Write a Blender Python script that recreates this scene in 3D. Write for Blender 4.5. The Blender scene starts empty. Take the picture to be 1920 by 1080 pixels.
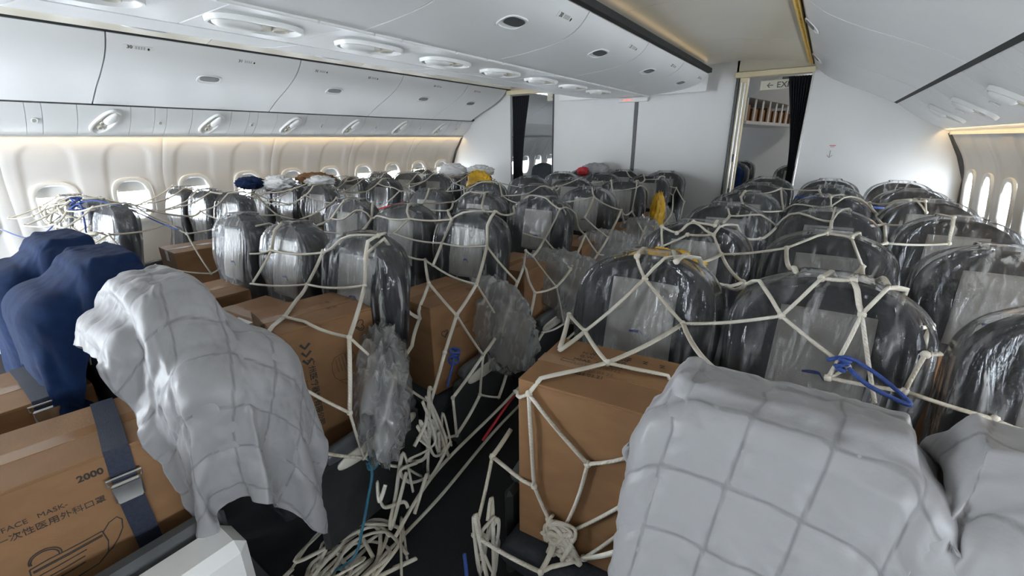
import bpy, math, random
import numpy as np
from mathutils import Matrix, Vector, noise

# ------------------------------------------------------------------ camera, sky, lamps, exposure
scene = bpy.context.scene
col = scene.collection
cam_d = bpy.data.cameras.new('camera'); cam = bpy.data.objects.new('camera', cam_d); col.objects.link(cam)
cam_d.sensor_width = 36.0; cam_d.lens = 36.0 * 817.4 / 1920.0; cam_d.clip_start = 0.02; cam_d.clip_end = 200
CM = [[0.82384134, -0.17281467, 0.5398338], [0.56671447, 0.26954655, -0.77857521], [-0.01096112, 0.94735408, 0.32000016]]
cam.matrix_world = Matrix([CM[0] + [2.2], CM[1] + [0.0], CM[2] + [1.6], [0, 0, 0, 1]])
scene.camera = cam

world = bpy.data.worlds.new('sky'); scene.world = world; world.use_nodes = True
bg = world.node_tree.nodes['Background']; bg.inputs[0].default_value = (0.86, 0.93, 1.0, 1); bg.inputs[1].default_value = 30.0

def area(name, loc, size, rot, power, color):
    d = bpy.data.lights.new(name, 'AREA'); d.shape = 'RECTANGLE'; d.size, d.size_y = size; d.energy = power; d.color = color
    o = bpy.data.objects.new(name, d); col.objects.link(o); o.location = loc; o.rotation_euler = rot
    return o
# strip lamps the cabin has: side-wall wash lamps under the service panels, cove lamps beside the ceiling vaults
AMBER = (1.0, 0.70, 0.32); WARM = (1.0, 0.93, 0.82)
for sx, xw in ((-1, 2.885), (1, 3.07)):
    area('sidewall_wash_lamp', (sx * xw, 1.75, 1.655), (0.03, 8.4), (0, -sx * 0.5, 0), 6.5, AMBER)
for sx in (-1, 1):
    area('ceiling_cove_lamp', (sx * 0.915, 1.7, 2.362), (0.03, 8.2), (0, -sx * math.radians(100), 0), 0.6, AMBER)

vs = scene.view_settings
vs.view_transform = 'Standard'; vs.look = 'None'; vs.exposure = 0.62; vs.gamma = 1.0; vs.use_curve_mapping = False
scene.cycles.transparent_max_bounces = 24; scene.cycles.max_bounces = 10; scene.cycles.diffuse_bounces = 6
scene.cycles.sample_clamp_indirect = 8

# ------------------------------------------------------------------ helpers
def link(name, me, mat=None, parent=None, smooth=False):
    o = bpy.data.objects.new(name, me); col.objects.link(o)
    if mat is not None and not me.materials: me.materials.append(mat)
    if parent is not None: o.parent = parent
    if smooth: me.polygons.foreach_set('use_smooth', [True] * len(me.polygons))
    return o
def mk(name, v, f, mat=None, parent=None, smooth=False):
    me = bpy.data.meshes.new(name); me.from_pydata([tuple(map(float, p)) for p in v], [], f); me.update()
    return link(name, me, mat, parent, smooth)
def empty(name, loc=(0, 0, 0), rz=0.0):
    o = bpy.data.objects.new(name, None); col.objects.link(o); o.location = loc; o.rotation_euler = (0, 0, rz)
    o.empty_display_size = 0.1
    return o
def tag(o, label, cat, group=None):
    o['label'] = label; o['category'] = cat
    if group: o['group'] = group
    return o
def struct(o, label=None, cat=None):
    o['kind'] = 'structure'
    if label: o['label'] = label
    if cat: o['category'] = cat
    return o
def copy_tree(o, parent=None):
    c = o.copy(); col.objects.link(c); c.parent = parent
    for ch in o.children: copy_tree(ch, c)
    return c
class MB:
    def __init__(s): s.v = []; s.f = []
    def add(s, v, f, M=None):
        n = len(s.v)
        s.v += [tuple(M @ Vector(p)) for p in v] if M is not None else [tuple(p) for p in v]
        s.f += [tuple(i + n for i in q) for q in f]; return s
    def box(s, c, h, bev=0.0, M=None):
        """bevelled box: centre c, half sizes h"""
        b = min(bev, min(h) * 0.95)
        if b <= 0:
            v = [(c[0] + i * h[0], c[1] + j * h[1], c[2] + k * h[2]) for i in (-1, 1) for j in (-1, 1) for k in (-1, 1)]
            f = [(0, 1, 3, 2), (4, 6, 7, 5), (0, 4, 5, 1), (2, 3, 7, 6), (0, 2, 6, 4), (1, 5, 7, 3)]
            return s.add(v, f, M)
        v = []; idx = {}
        for i in (-1, 1):
            for j in (-1, 1):
                for k in (-1, 1):
                    for ax in range(3):
                        sg = (i, j, k); p = []
                        for a in range(3): p.append(c[a] + sg[a] * (h[a] if a == ax else h[a] - b))
                        idx[(i, j, k, ax)] = len(v); v.append(p)
        f = []
        S = (-1, 1)
        for ax in range(3):
            a1, a2 = (ax + 1) % 3, (ax + 2) % 3
            for s0 in S:
                q = []
                for (p1, p2) in ((-1, -1), (1, -1), (1, 1), (-1, 1)):
                    sg = [0, 0, 0]; sg[ax] = s0; sg[a1] = p1; sg[a2] = p2; q.append(idx[(*sg, ax)])
                f.append(tuple(q if s0 > 0 else q[::-1]))
            for p1 in S:
                for p2 in S:
                    A = []
                    for s0 in S:
                        sg = [0, 0, 0]; sg[ax] = s0; sg[a1] = p1; sg[a2] = p2
                        A.append((idx[(*sg, a1)], idx[(*sg, a2)]))
                    q = (A[0][0], A[1][0], A[1][1], A[0][1])
                    f.append(q if p1 * p2 > 0 else q[::-1])
        for i in S:
            for j in S:
                for k in S:
                    q = tuple(idx[(i, j, k, a)] for a in range(3)); f.append(q if i * j * k > 0 else q[::-1])
        return s.add(v, f, M)
    def tube(s, pts, r, n=6, closed=False, flat=1.0):
        pts = [Vector(p) for p in pts]; m = len(pts); base = len(s.v); up = Vector((0.13, 0.21, 1)).normalized(); N = None
        for i, p in enumerate(pts):
            a = pts[(i - 1) % m] if (closed or i > 0) else p; b = pts[(i + 1) % m] if (closed or i < m - 1) else p
            t = (b - a)
            t = t.normalized() if t.length > 1e-9 else Vector((0, 0, 1))
            if N is None: N = up - t * up.dot(t) if abs(up.dot(t)) < 0.95 else Vector((1, 0, 0)) - t * t.x
            else: N = N - t * N.dot(t)
            N = N.normalized() if N.length > 1e-6 else t.orthogonal().normalized()
            B = t.cross(N); rr = r[i] if hasattr(r, '__len__') else r
            for k in range(n):
                an = 2 * math.pi * k / n
                q = p + N * (math.cos(an) * rr * flat) + B * (math.sin(an) * rr); s.v.append(tuple(q))
        for i in range(m if closed else m - 1):
            for k in range(n):
                a = base + i * n + k; b = base + i * n + (k + 1) % n; j = (i + 1) % m
                c = base + j * n + (k + 1) % n; d = base + j * n + k; s.f.append((a, b, c, d))
        if not closed:
            s.f.append(tuple(base + k for k in range(n))[::-1]); s.f.append(tuple(base + (m - 1) * n + k for k in range(n)))
        return s
    def loft(s, rings, cap0=True, cap1=True, closed=True):
        n = len(rings[0]); b = len(s.v)
        for r in rings: s.v += [tuple(p) for p in r]
        for i in range(len(rings) - 1):
            for k in range(n if closed else n - 1):
                k2 = (k + 1) % n
                s.f.append((b + i * n + k, b + i * n + k2, b + (i + 1) * n + k2, b + (i + 1) * n + k))
        if cap0: s.f.append(tuple(b + k for k in range(n))[::-1])
        if cap1: s.f.append(tuple(b + (len(rings) - 1) * n + k for k in range(n)))
        return s
    def prism(s, prof, y0, y1):
        """closed profile in (x,z) extruded along y"""
        return s.loft([[(x, y0, z) for x, z in prof], [(x, y1, z) for x, z in prof]])
    def build(s, name, mat=None, parent=None, smooth=False): return mk(name, s.v, s.f, mat, parent, smooth)
def auto_smooth(o, ang=35):
    me = o.data; me.polygons.foreach_set('use_smooth', [True] * len(me.polygons))
    try: me.set_sharp_from_angle(angle=math.radians(ang))
    except Exception: pass
    return o
def superellipse(a, b, n, e):
    out = []
    for k in range(n):
        t = 2 * math.pi * k / n; c, s_ = math.cos(t), math.sin(t)
        out.append((a * math.copysign(abs(c) ** (2 / e), c), b * math.copysign(abs(s_) ** (2 / e), s_)))
    return out
def fbm(x, y, z, o=3): return noise.fractal(Vector((x, y, z)), 1.0, 2.0, o)
def frame(origin, xdir, ydir):
    x = Vector(xdir).normalized(); y = Vector(ydir); y = (y - x * y.dot(x)).normalized(); z = x.cross(y)
    M = Matrix.Identity(4)
    for i in range(3): M[i][0] = x[i]; M[i][1] = y[i]; M[i][2] = z[i]; M[i][3] = origin[i]
    return M

# ------------------------------------------------------------------ materials
def material(name):
    m = bpy.data.materials.new(name); m.use_nodes = True; nt = m.node_tree
    return m, nt, nt.nodes['Principled BSDF'], nt.nodes, nt.links
def noisy(name, c1, c2, scale=8.0, rough=0.5, bump=0.0, bscale=60.0, metal=0.0, coord='Object', detail=3.0, spec=0.5, stretch=(1, 1, 1), sheen=0.0):
    m, nt, b, N, L = material(name)
    tc = N.new('ShaderNodeTexCoord'); mp = N.new('ShaderNodeMapping'); mp.inputs['Scale'].default_value = stretch
    L.new(tc.outputs[coord], mp.inputs[0])
    n = N.new('ShaderNodeTexNoise'); n.inputs['Scale'].default_value = scale; n.inputs['Detail'].default_value = detail
    L.new(mp.outputs[0], n.inputs['Vector'])
    r = N.new('ShaderNodeValToRGB'); r.color_ramp.elements[0].color = (*c1, 1); r.color_ramp.elements[1].color = (*c2, 1)
    r.color_ramp.elements[0].position = 0.3; r.color_ramp.elements[1].position = 0.7
    L.new(n.outputs[0], r.inputs[0]); L.new(r.outputs[0], b.inputs['Base Color'])
    b.inputs['Roughness'].default_value = rough; b.inputs['Metallic'].default_value = metal
    b.inputs['Specular IOR Level'].default_value = spec
    if sheen: b.inputs['Sheen Weight'].default_value = sheen
    if bump:
        n2 = N.new('ShaderNodeTexNoise'); n2.inputs['Scale'].default_value = bscale; n2.inputs['Detail'].default_value = 4
        L.new(mp.outputs[0], n2.inputs['Vector'])
        bp = N.new('ShaderNodeBump'); bp.inputs['Strength'].default_value = bump; bp.inputs['Distance'].default_value = 0.004
        L.new(n2.outputs[0], bp.inputs['Height']); L.new(bp.outputs[0], b.inputs['Normal'])
    return m
M = {}
M['panel'] = noisy('bin_panel_white', (0.74, 0.745, 0.74), (0.77, 0.77, 0.765), 3, 0.45, 0.02, 400)
M['psu'] = noisy('service_panel_white', (0.72, 0.725, 0.72), (0.76, 0.76, 0.755), 3, 0.35)
M['side'] = noisy('sidewall_laminate', (0.66, 0.655, 0.645), (0.70, 0.69, 0.68), 2, 0.45, 0.03, 300)
M['bulk'] = noisy('partition_laminate', (0.68, 0.68, 0.675), (0.71, 0.71, 0.70), 2, 0.38, 0.03, 350)
M['vault'] = noisy('ceiling_vault_laminate', (0.60, 0.555, 0.45), (0.64, 0.59, 0.485), 2, 0.25)  # warm reflected light is mixed into the vault's base colour
M['cream'] = noisy('cream_trim', (0.60, 0.52, 0.34), (0.66, 0.57, 0.38), 6, 0.45)
M['soffit'] = noisy('warm_lit_soffit', (0.60, 0.56, 0.46), (0.65, 0.61, 0.50), 4, 0.4)  # cream tone paints the warm light along the vault edge
M['amber'] = noisy('warm_lit_grille', (0.62, 0.42, 0.10), (0.70, 0.48, 0.13), 10, 0.4)  # warm light in the grille is put into its colour
M['gap'] = noisy('black_gasket', (0.012, 0.014, 0.014), (0.02, 0.022, 0.022), 20, 0.7)
M['dark'] = noisy('dark_post', (0.03, 0.032, 0.034), (0.045, 0.047, 0.05), 12, 0.4)
M['alu'] = noisy('brushed_aluminium', (0.55, 0.55, 0.53), (0.66, 0.65, 0.63), 20, 0.35, metal=0.8)
M['carpet'] = noisy('black_carpet', (0.006, 0.007, 0.009), (0.016, 0.017, 0.02), 180, 0.95, 0.6, 500)
M['recess'] = noisy('dark_grey_plastic', (0.06, 0.065, 0.07), (0.09, 0.095, 0.10), 10, 0.35)
M['greyp'] = noisy('grey_plastic', (0.42, 0.42, 0.41), (0.48, 0.48, 0.47), 10, 0.4)
M['whitep'] = noisy('white_plastic', (0.74, 0.74, 0.72), (0.79, 0.79, 0.77), 10, 0.3)
M['beigep'] = noisy('beige_plastic', (0.60, 0.57, 0.48), (0.66, 0.63, 0.54), 10, 0.35)
M['fabric'] = noisy('charcoal_seat_fabric', (0.014, 0.016, 0.021), (0.026, 0.029, 0.036), 90, 0.7, 0.5, 700, spec=0.3)
M['navyfab'] = noisy('navy_seat_fabric', (0.012, 0.017, 0.04), (0.02, 0.028, 0.06), 90, 0.8, 0.5, 700)
M['cover'] = noisy('headrest_cover_cloth', (0.36, 0.35, 0.33), (0.44, 0.43, 0.41), 14, 0.9, 0.35, 260)
M['logo'] = noisy('logo_blue', (0.02, 0.04, 0.20), (0.03, 0.05, 0.24), 10, 0.6)
M['logor'] = noisy('logo_red', (0.45, 0.03, 0.03), (0.5, 0.04, 0.04), 10, 0.6)
M['card'] = noisy('carton_board', (0.195, 0.099, 0.040), (0.240, 0.125, 0.053), 7, 0.72, 0.12, 130, stretch=(1, 1, 2.5))
M['cardd'] = noisy('carton_edge', (0.25, 0.13, 0.055), (0.33, 0.18, 0.08), 20, 0.8)
M['tape'] = noisy('packing_tape', (0.23, 0.122, 0.054), (0.265, 0.147, 0.067), 5, 0.16, 0.1, 60)
M['ink'] = noisy('black_ink', (0.018, 0.015, 0.013), (0.035, 0.028, 0.022), 60, 0.7)
M['inkb'] = noisy('brown_ink', (0.09, 0.045, 0.02), (0.13, 0.065, 0.03), 60, 0.7)
M['paper'] = noisy('paper_label', (0.70, 0.69, 0.66), (0.76, 0.75, 0.72), 10, 0.6)
M['belt'] = noisy('navy_webbing', (0.010, 0.014, 0.030), (0.02, 0.026, 0.05), 120, 0.55, 0.4, 500, spec=0.4)
M['chrome'] = noisy('buckle_metal', (0.60, 0.61, 0.62), (0.70, 0.70, 0.71), 20, 0.22, metal=0.95)
M['bluerope'] = noisy('blue_cord', (0.012, 0.04, 0.20), (0.03, 0.08, 0.30), 150, 0.6, 0.6, 400)
M['tealrope'] = noisy('teal_cord', (0.015, 0.10, 0.16), (0.03, 0.15, 0.22), 150, 0.6, 0.6, 400)
M['red'] = noisy('red_cloth', (0.45, 0.02, 0.03), (0.55, 0.03, 0.04), 20, 0.6)
M['yellow'] = noisy('yellow_vest_fabric', (0.72, 0.40, 0.015), (0.82, 0.50, 0.03), 8, 0.5, 0.5, 40)
M['curtain'] = noisy('black_curtain', (0.008, 0.010, 0.014), (0.014, 0.017, 0.024), 30, 0.85, 0.3, 500)
M['blue'] = noisy('blue_fleece', (0.004, 0.016, 0.060), (0.008, 0.026, 0.085), 22, 0.95, 0.6, 600, spec=0.2, sheen=0.06)
M['greycloth'] = noisy('grey_cloth', (0.30, 0.30, 0.31), (0.42, 0.42, 0.42), 12, 0.8, 0.4, 60)
M['whitecloth'] = noisy('white_cloth', (0.70, 0.70, 0.70), (0.78, 0.78, 0.78), 12, 0.8, 0.4, 60)
M['led'] = noisy('led_red', (0.5, 0.05, 0.02), (0.6, 0.06, 0.03), 5, 0.4)
_b = M['led'].node_tree.nodes['Principled BSDF']; _b.inputs['Emission Color'].default_value = (1, 0.12, 0.05, 1); _b.inputs['Emission Strength'].default_value = 1.2

def rope_mat():
    m, nt, b, N, L = material('cream_braided_cord')
    uv = N.new('ShaderNodeUVMap'); uv.uv_map = 'UVMap'
    wv = N.new('ShaderNodeTexWave'); wv.wave_type = 'BANDS'; wv.bands_direction = 'DIAGONAL'; wv.inputs['Scale'].default_value = 55.0
    wv.inputs['Distortion'].default_value = 1.0
    L.new(uv.outputs[0], wv.inputs['Vector'])
    tc = N.new('ShaderNodeTexCoord'); n = N.new('ShaderNodeTexNoise'); n.inputs['Scale'].default_value = 5
    L.new(tc.outputs['Object'], n.inputs['Vector'])
    r = N.new('ShaderNodeValToRGB'); r.color_ramp.elements[0].color = (0.50, 0.455, 0.365, 1); r.color_ramp.elements[1].color = (0.66, 0.63, 0.56, 1)
    r.color_ramp.elements[0].position = 0.35; r.color_ramp.elements[1].position = 0.65
    L.new(n.outputs[0], r.inputs[0]); L.new(r.outputs[0], b.inputs['Base Color']); b.inputs['Roughness'].default_value = 0.8
    bp = N.new('ShaderNodeBump'); bp.inputs['Strength'].default_value = 0.5; bp.inputs['Distance'].default_value = 0.002
    L.new(wv.outputs[0], bp.inputs['Height']); L.new(bp.outputs[0], b.inputs['Normal'])
    return m
M['rope'] = rope_mat()

def film_mat(name='clear_plastic_film', milk=0.035, streak=0.6):
    """thin clear polythene: mostly see-through, milky where folded, white streaks painted for wrinkle highlights, sharp glossy wrinkles"""
    m, nt, b, N, L = material(name); N.remove(b); out = N['Material Output']
    tc = N.new('ShaderNodeTexCoord'); oi = N.new('ShaderNodeObjectInfo')
    ad = N.new('ShaderNodeVectorMath'); ad.operation = 'ADD'
    sc_ = N.new('ShaderNodeVectorMath'); sc_.operation = 'SCALE'; sc_.inputs['Scale'].default_value = 37.0
    cmb = N.new('ShaderNodeCombineXYZ')
    for i in range(3): L.new(oi.outputs['Random'], cmb.inputs[i])
    L.new(cmb.outputs[0], sc_.inputs[0]); L.new(tc.outputs['Object'], ad.inputs[0]); L.new(sc_.outputs[0], ad.inputs[1])
    mp = N.new('ShaderNodeMapping'); mp.inputs['Scale'].default_value = (1.0, 1.0, 0.13); L.new(ad.outputs[0], mp.inputs[0])
    n1 = N.new('ShaderNodeTexNoise'); n1.inputs['Scale'].default_value = 34; n1.inputs['Detail'].default_value = 5; n1.inputs['Distortion'].default_value = 0.5
    n2 = N.new('ShaderNodeTexNoise'); n2.inputs['Scale'].default_value = 5; n2.inputs['Detail'].default_value = 3
    L.new(mp.outputs[0], n1.inputs['Vector']); L.new(ad.outputs[0], n2.inputs['Vector'])
    r1 = N.new('ShaderNodeValToRGB'); e = r1.color_ramp.elements
    e[0].position = 0.50; e[0].color = (0, 0, 0, 1); e[1].position = 0.66; e[1].color = (1, 1, 1, 1); L.new(n1.outputs[0], r1.inputs[0])
    r2 = N.new('ShaderNodeValToRGB'); e = r2.color_ramp.elements
    e[0].position = 0.38; e[0].color = (0.15, 0.15, 0.15, 1); e[1].position = 0.68; e[1].color = (1, 1, 1, 1); L.new(n2.outputs[0], r2.inputs[0])
    mu = N.new('ShaderNodeMath'); mu.operation = 'MULTIPLY'; L.new(r1.outputs[0], mu.inputs[0]); L.new(r2.outputs[0], mu.inputs[1])
    ma = N.new('ShaderNodeMath'); ma.operation = 'MULTIPLY_ADD'; L.new(mu.outputs[0], ma.inputs[0]); ma.inputs[1].default_value = streak; ma.inputs[2].default_value = milk  # streaks whiten the film in place of wrinkle highlights
    bp = N.new('ShaderNodeBump'); bp.inputs['Strength'].default_value = 0.55; bp.inputs['Distance'].default_value = 0.012; L.new(n1.outputs[0], bp.inputs['Height'])
    tr = N.new('ShaderNodeBsdfTransparent'); tr.inputs[0].default_value = (0.97, 0.975, 0.98, 1)
    df = N.new('ShaderNodeBsdfDiffuse'); df.inputs[0].default_value = (0.80, 0.81, 0.82, 1); L.new(bp.outputs[0], df.inputs['Normal'])
    tl = N.new('ShaderNodeBsdfTranslucent'); tl.inputs[0].default_value = (0.80, 0.81, 0.82, 1)
    md = N.new('ShaderNodeMixShader'); md.inputs[0].default_value = 0.4; L.new(df.outputs[0], md.inputs[1]); L.new(tl.outputs[0], md.inputs[2])
    mx = N.new('ShaderNodeMixShader'); L.new(ma.outputs[0], mx.inputs[0]); L.new(tr.outputs[0], mx.inputs[1]); L.new(md.outputs[0], mx.inputs[2])
    gl = N.new('ShaderNodeBsdfGlossy'); gl.inputs['Roughness'].default_value = 0.11; gl.inputs[0].default_value = (0.95, 0.95, 0.95, 1); L.new(bp.outputs[0], gl.inputs['Normal'])
    fr = N.new('ShaderNodeFresnel'); fr.inputs[0].default_value = 1.5; L.new(bp.outputs[0], fr.inputs['Normal'])
    fm = N.new('ShaderNodeMath'); fm.operation = 'MULTIPLY'; fm.use_clamp = True; fm.inputs[1].default_value = 0.85; L.new(fr.outputs[0], fm.inputs[0])
    mg = N.new('ShaderNodeMixShader'); L.new(fm.outputs[0], mg.inputs[0]); L.new(mx.outputs[0], mg.inputs[1]); L.new(gl.outputs[0], mg.inputs[2])
    L.new(mg.outputs[0], out.inputs[0])
    return m
M['film'] = film_mat()
M['filmheap'] = film_mat('crumpled_plastic_film', 0.32, 0.45)
def pane_mat():
    m, nt, b, N, L = material('window_pane_acrylic'); N.remove(b); out = N['Material Output']
    tr = N.new('ShaderNodeBsdfTransparent'); tr.inputs[0].default_value = (0.96, 0.97, 0.98, 1)
    gl = N.new('ShaderNodeBsdfGlossy'); gl.inputs['Roughness'].default_value = 0.05
    mx = N.new('ShaderNodeMixShader'); mx.inputs[0].default_value = 0.05
    L.new(tr.outputs[0], mx.inputs[1]); L.new(gl.outputs[0], mx.inputs[2]); L.new(mx.outputs[0], out.inputs[0])
    return m
M['pane'] = pane_mat()
def quilt_mat():
    m, nt, b, N, L = material('quilted_grey_polyester')
    at = N.new('ShaderNodeAttribute'); at.attribute_name = 'seam'
    r = N.new('ShaderNodeValToRGB'); e = r.color_ramp.elements
    e[0].position = 0.35; e[0].color = (0.27, 0.267, 0.275, 1); e[1].position = 0.95; e[1].color = (0.16, 0.158, 0.164, 1)
    L.new(at.outputs['Fac'], r.inputs[0]); L.new(r.outputs[0], b.inputs['Base Color'])
    b.inputs['Roughness'].default_value = 0.42; b.inputs['Sheen Weight'].default_value = 0.15; b.inputs['Specular IOR Level'].default_value = 0.35
    tc = N.new('ShaderNodeTexCoord'); n = N.new('ShaderNodeTexNoise'); n.inputs['Scale'].default_value = 30; n.inputs['Detail'].default_value = 5
    L.new(tc.outputs['Object'], n.inputs['Vector'])
    bp = N.new('ShaderNodeBump'); bp.inputs['Strength'].default_value = 0.35; bp.inputs['Distance'].default_value = 0.006
    L.new(n.outputs[0], bp.inputs['Height']); L.new(bp.outputs[0], b.inputs['Normal'])
    return m
M['quilt'] = quilt_mat()

def text_mesh(s, size, mat, Mx, parent, name='lettering', align='CENTER', bold=0.0, extrude=0.0004):
    cu = bpy.data.curves.new(name, 'FONT'); cu.body = s; cu.size = size; cu.align_x = align; cu.align_y = 'CENTER'
    cu.extrude = extrude; cu.offset = bold; cu.resolution_u = 3
    t = bpy.data.objects.new('tmp_text', cu); col.objects.link(t)
    dg = bpy.context.evaluated_depsgraph_get(); me = bpy.data.meshes.new_from_object(t.evaluated_get(dg))
    bpy.data.objects.remove(t); bpy.data.curves.remove(cu)
    me.materials.clear(); me.transform(Mx)
    return link(name, me, mat, parent)

# ------------------------------------------------------------------ cabin shell
ORD = ['first', 'second', 'third', 'fourth', 'fifth', 'sixth', 'seventh', 'eighth', 'ninth', 'tenth', 'eleventh', 'twelfth']
YB = 6.0; Y0 = -2.6
floor = struct(MB().box((0, 3.85, -0.05), (3.5, 6.5, 0.05)).build('floor', M['carpet']))
WP = {-1: [(0, 3.06), (0.45, 3.18), (0.85, 3.22), (1.34, 3.165), (1.5, 3.06), (1.69, 2.92)],
      1: [(0, 3.16), (0.45, 3.30), (0.85, 3.36), (1.34, 3.305), (1.48, 3.23), (1.64, 3.13)]}
def wallx(sx, z):
    p = WP[sx]
    zz = np.clip(np.linspace(z - 0.10, z + 0.10, 9), 0, p[-1][0] + (0 if z < p[-1][0] - 0.10 else 0))
    k = min(1.0, (p[-1][0] - z) / 0.10, z / 0.10 if z < 0.10 else 1.0); q = np.interp(z + (zz - z) * max(0.0, k), [a for a, _ in p], [b for _, b in p])
    return float(q.mean())
WPITCH = 0.5325; WY0 = 0.905; WZ = 1.10; WA, WBH = 0.128, 0.185
def win_ys(y0, y1):
    k0 = math.ceil((y0 + 0.2 - WY0) / WPITCH); out = []
    while WY0 + k0 * WPITCH < y1 - 0.2: out.append(WY0 + k0 * WPITCH); k0 += 1
    return out
def sstep(a, b, x):
    t = min(1, max(0, (x - a) / (b - a))); return t * t * (3 - 2 * t)
def bay(dy, z):
    """how deep a point lies in the sculpted window recess"""
    hw = 0.168 + 0.03 * (1.62 - z)
    top = 1.63 - 0.10 * (max(0, abs(dy) - hw + 0.10) / 0.10) ** 2
    return sstep(hw + 0.012, hw - 0.03, abs(dy)) * sstep(top + 0.005, top - 0.045, z)
win_count = [0]
def side_wall(sx, y0, y1, name):
    root = struct(empty(name))
    ztop = WP[sx][-1][0]
    ws = win_ys(y0, y1)
    edges = [y0]
    for i in range(1, len(ws), 2): edges.append(ws[i] + WPITCH / 2)
    if y1 - edges[-1] > 0.1: edges.append(y1)
    else: edges[-1] = y1
    zs = list(np.linspace(0, 0.6, 4)) + list(np.linspace(0.7, ztop, 56))
    for a, b in zip(edges[:-1], edges[1:]):
        ys = np.linspace(a + 0.002, b - 0.002, max(6, int((b - a) / 0.019)))
        near = [w for w in ws if a - 0.3 < w < b + 0.3]
        v = []; f = []; nz = len(zs)
        for y in ys:
            for z in zs:
                d = max([bay(y - w, z) for w in near] + [0]) if z > 0.6 else 0
                edge = min(y - a, b - y); e = 0.006 * max(0, 1 - edge / 0.012)
                v.append((sx * (wallx(sx, z) + 0.014 * d + e), y, z))
        def inhole(i, j):
            y = 0.5 * (ys[i] + ys[i + 1]); z = 0.5 * (zs[j] + zs[j + 1])
            return any((abs(y - w) / WA) ** 3 + (abs(z - WZ) / WBH) ** 3 < 1 for w in near)
        for i in range(len(ys) - 1):
            for j in range(nz - 1):
                if inhole(i, j): continue
                q = (i * nz + j, (i + 1) * nz + j, (i + 1) * nz + j + 1, i * nz + j + 1)
                f.append(q if sx < 0 else q[::-1])
        mk('wall_panel', v, f, M['side'], root, True)
    for w in ws:
        win_count[0] += 1
        r = struct(empty('window_%d' % win_count[0], (sx * (wallx(sx, WZ) + 0.006), w, WZ)))
        tilt = -sx * 0.11
        Mx = Matrix.Rotation(tilt, 4, 'Y')
        prof = [(-0.030, 0.004), (-0.026, -0.012), (-0.008, -0.016), (0.010, -0.004), (0.014, 0.03), (0.02, 0.075)]
        rings = []
        n = 40
        for off, dep in prof:
            rings.append([Mx @ Vector((sx * dep, y, z)) for y, z in superellipse(WA - off, WBH - off, n, 3.2)])
        auto_smooth(MB().loft(rings, False, False).build('window_frame', M['whitep'], r), 50)
        sh = MB(); zc = WBH * (0.42 if sx < 0 else 0.86)
        pts = [(y, z) for y, z in superellipse(WA - 0.012, WBH - 0.012, 48, 3.2) if z > zc]
        pts = [(pts[0][0], zc)] + pts + [(pts[-1][0], zc)]
        sh.loft([[Mx @ Vector((sx * d, y, z)) for y, z in pts] for d in (0.03, 0.034)]).build('window_shade', M['whitep'], r)
        pd = bpy.data.lights.new('window_portal', 'AREA'); pd.shape = 'RECTANGLE'; pd.size, pd.size_y = WBH * 2.1, WA * 2.1; pd.cycles.is_portal = True
        po = bpy.data.objects.new('window_portal', pd); col.objects.link(po); po.location = (sx * (wallx(sx, WZ) + 0.033 + 0.08), w, WZ); po.rotation_euler = (0, sx * math.pi / 2, 0)
        MB().loft([[Mx @ Vector((sx * d, y, z)) for y, z in superellipse(WA - 0.013, WBH - 0.013, 32, 3.2)] for d in (0.062, 0.066)]).build('window_pane', M['pane'], r)
    for e in edges:      # backing strip added behind every panel joint to stop light leaks
        B = MB(); zz = np.linspace(0, ztop, 24)
        B.loft([[(sx * (wallx(sx, z) + d), e + q, z) for d, q in ((0.008, -0.03), (0.008, 0.03), (0.05, 0.03), (0.05, -0.03))] for z in zz]).build('light_seal_strip', M['greyp'], root)
    MB().prism([(sx * (wallx(sx, ztop) + 0.002), ztop - 0.01), (sx * 3.5, ztop + 0.05), (sx * 3.5, 2.66), (sx * 3.52, 2.66), (sx * 3.52, ztop + 0.03), (sx * (wallx(sx, ztop) + 0.002), ztop - 0.03)], y0, y1).build('light_seal_liner', M['greyp'], root)  # unseen liner added to keep sky light out above the wall
    return root
fw = struct(empty('wall_front', (0, Y0 - 0.03, 0)))       # unseen partition behind the viewer; open doorway added to let frontal daylight in
for xa, xb in ((-3.5, -1.95), (-1.15, 3.5)): MB().box(((xa + xb) / 2, 0, 1.3), ((xb - xa) / 2, 0.02, 1.34)).build('partition_panel', M['bulk'], fw)
for sx in (-1,): MB().box((sx * 1.55, 0, 2.42), (0.40, 0.02, 0.22)).build('door_header', M['bulk'], fw)
for sx in (-1,):
    pd = bpy.data.lights.new('doorway_portal', 'AREA'); pd.shape = 'RECTANGLE'; pd.size, pd.size_y = 0.8, 2.2; pd.cycles.is_portal = True
    po = bpy.data.objects.new('doorway_portal', pd); col.objects.link(po); po.location = (sx * 1.55, Y0 - 0.06, 1.1); po.rotation_euler = (math.pi / 2, 0, 0)
side_wall(-1, Y0, YB, 'wall_left'); side_wall(1, Y0, YB, 'wall_right')
side_wall(-1, YB + 0.03, 10.2, 'wall_left_beyond'); 

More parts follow.
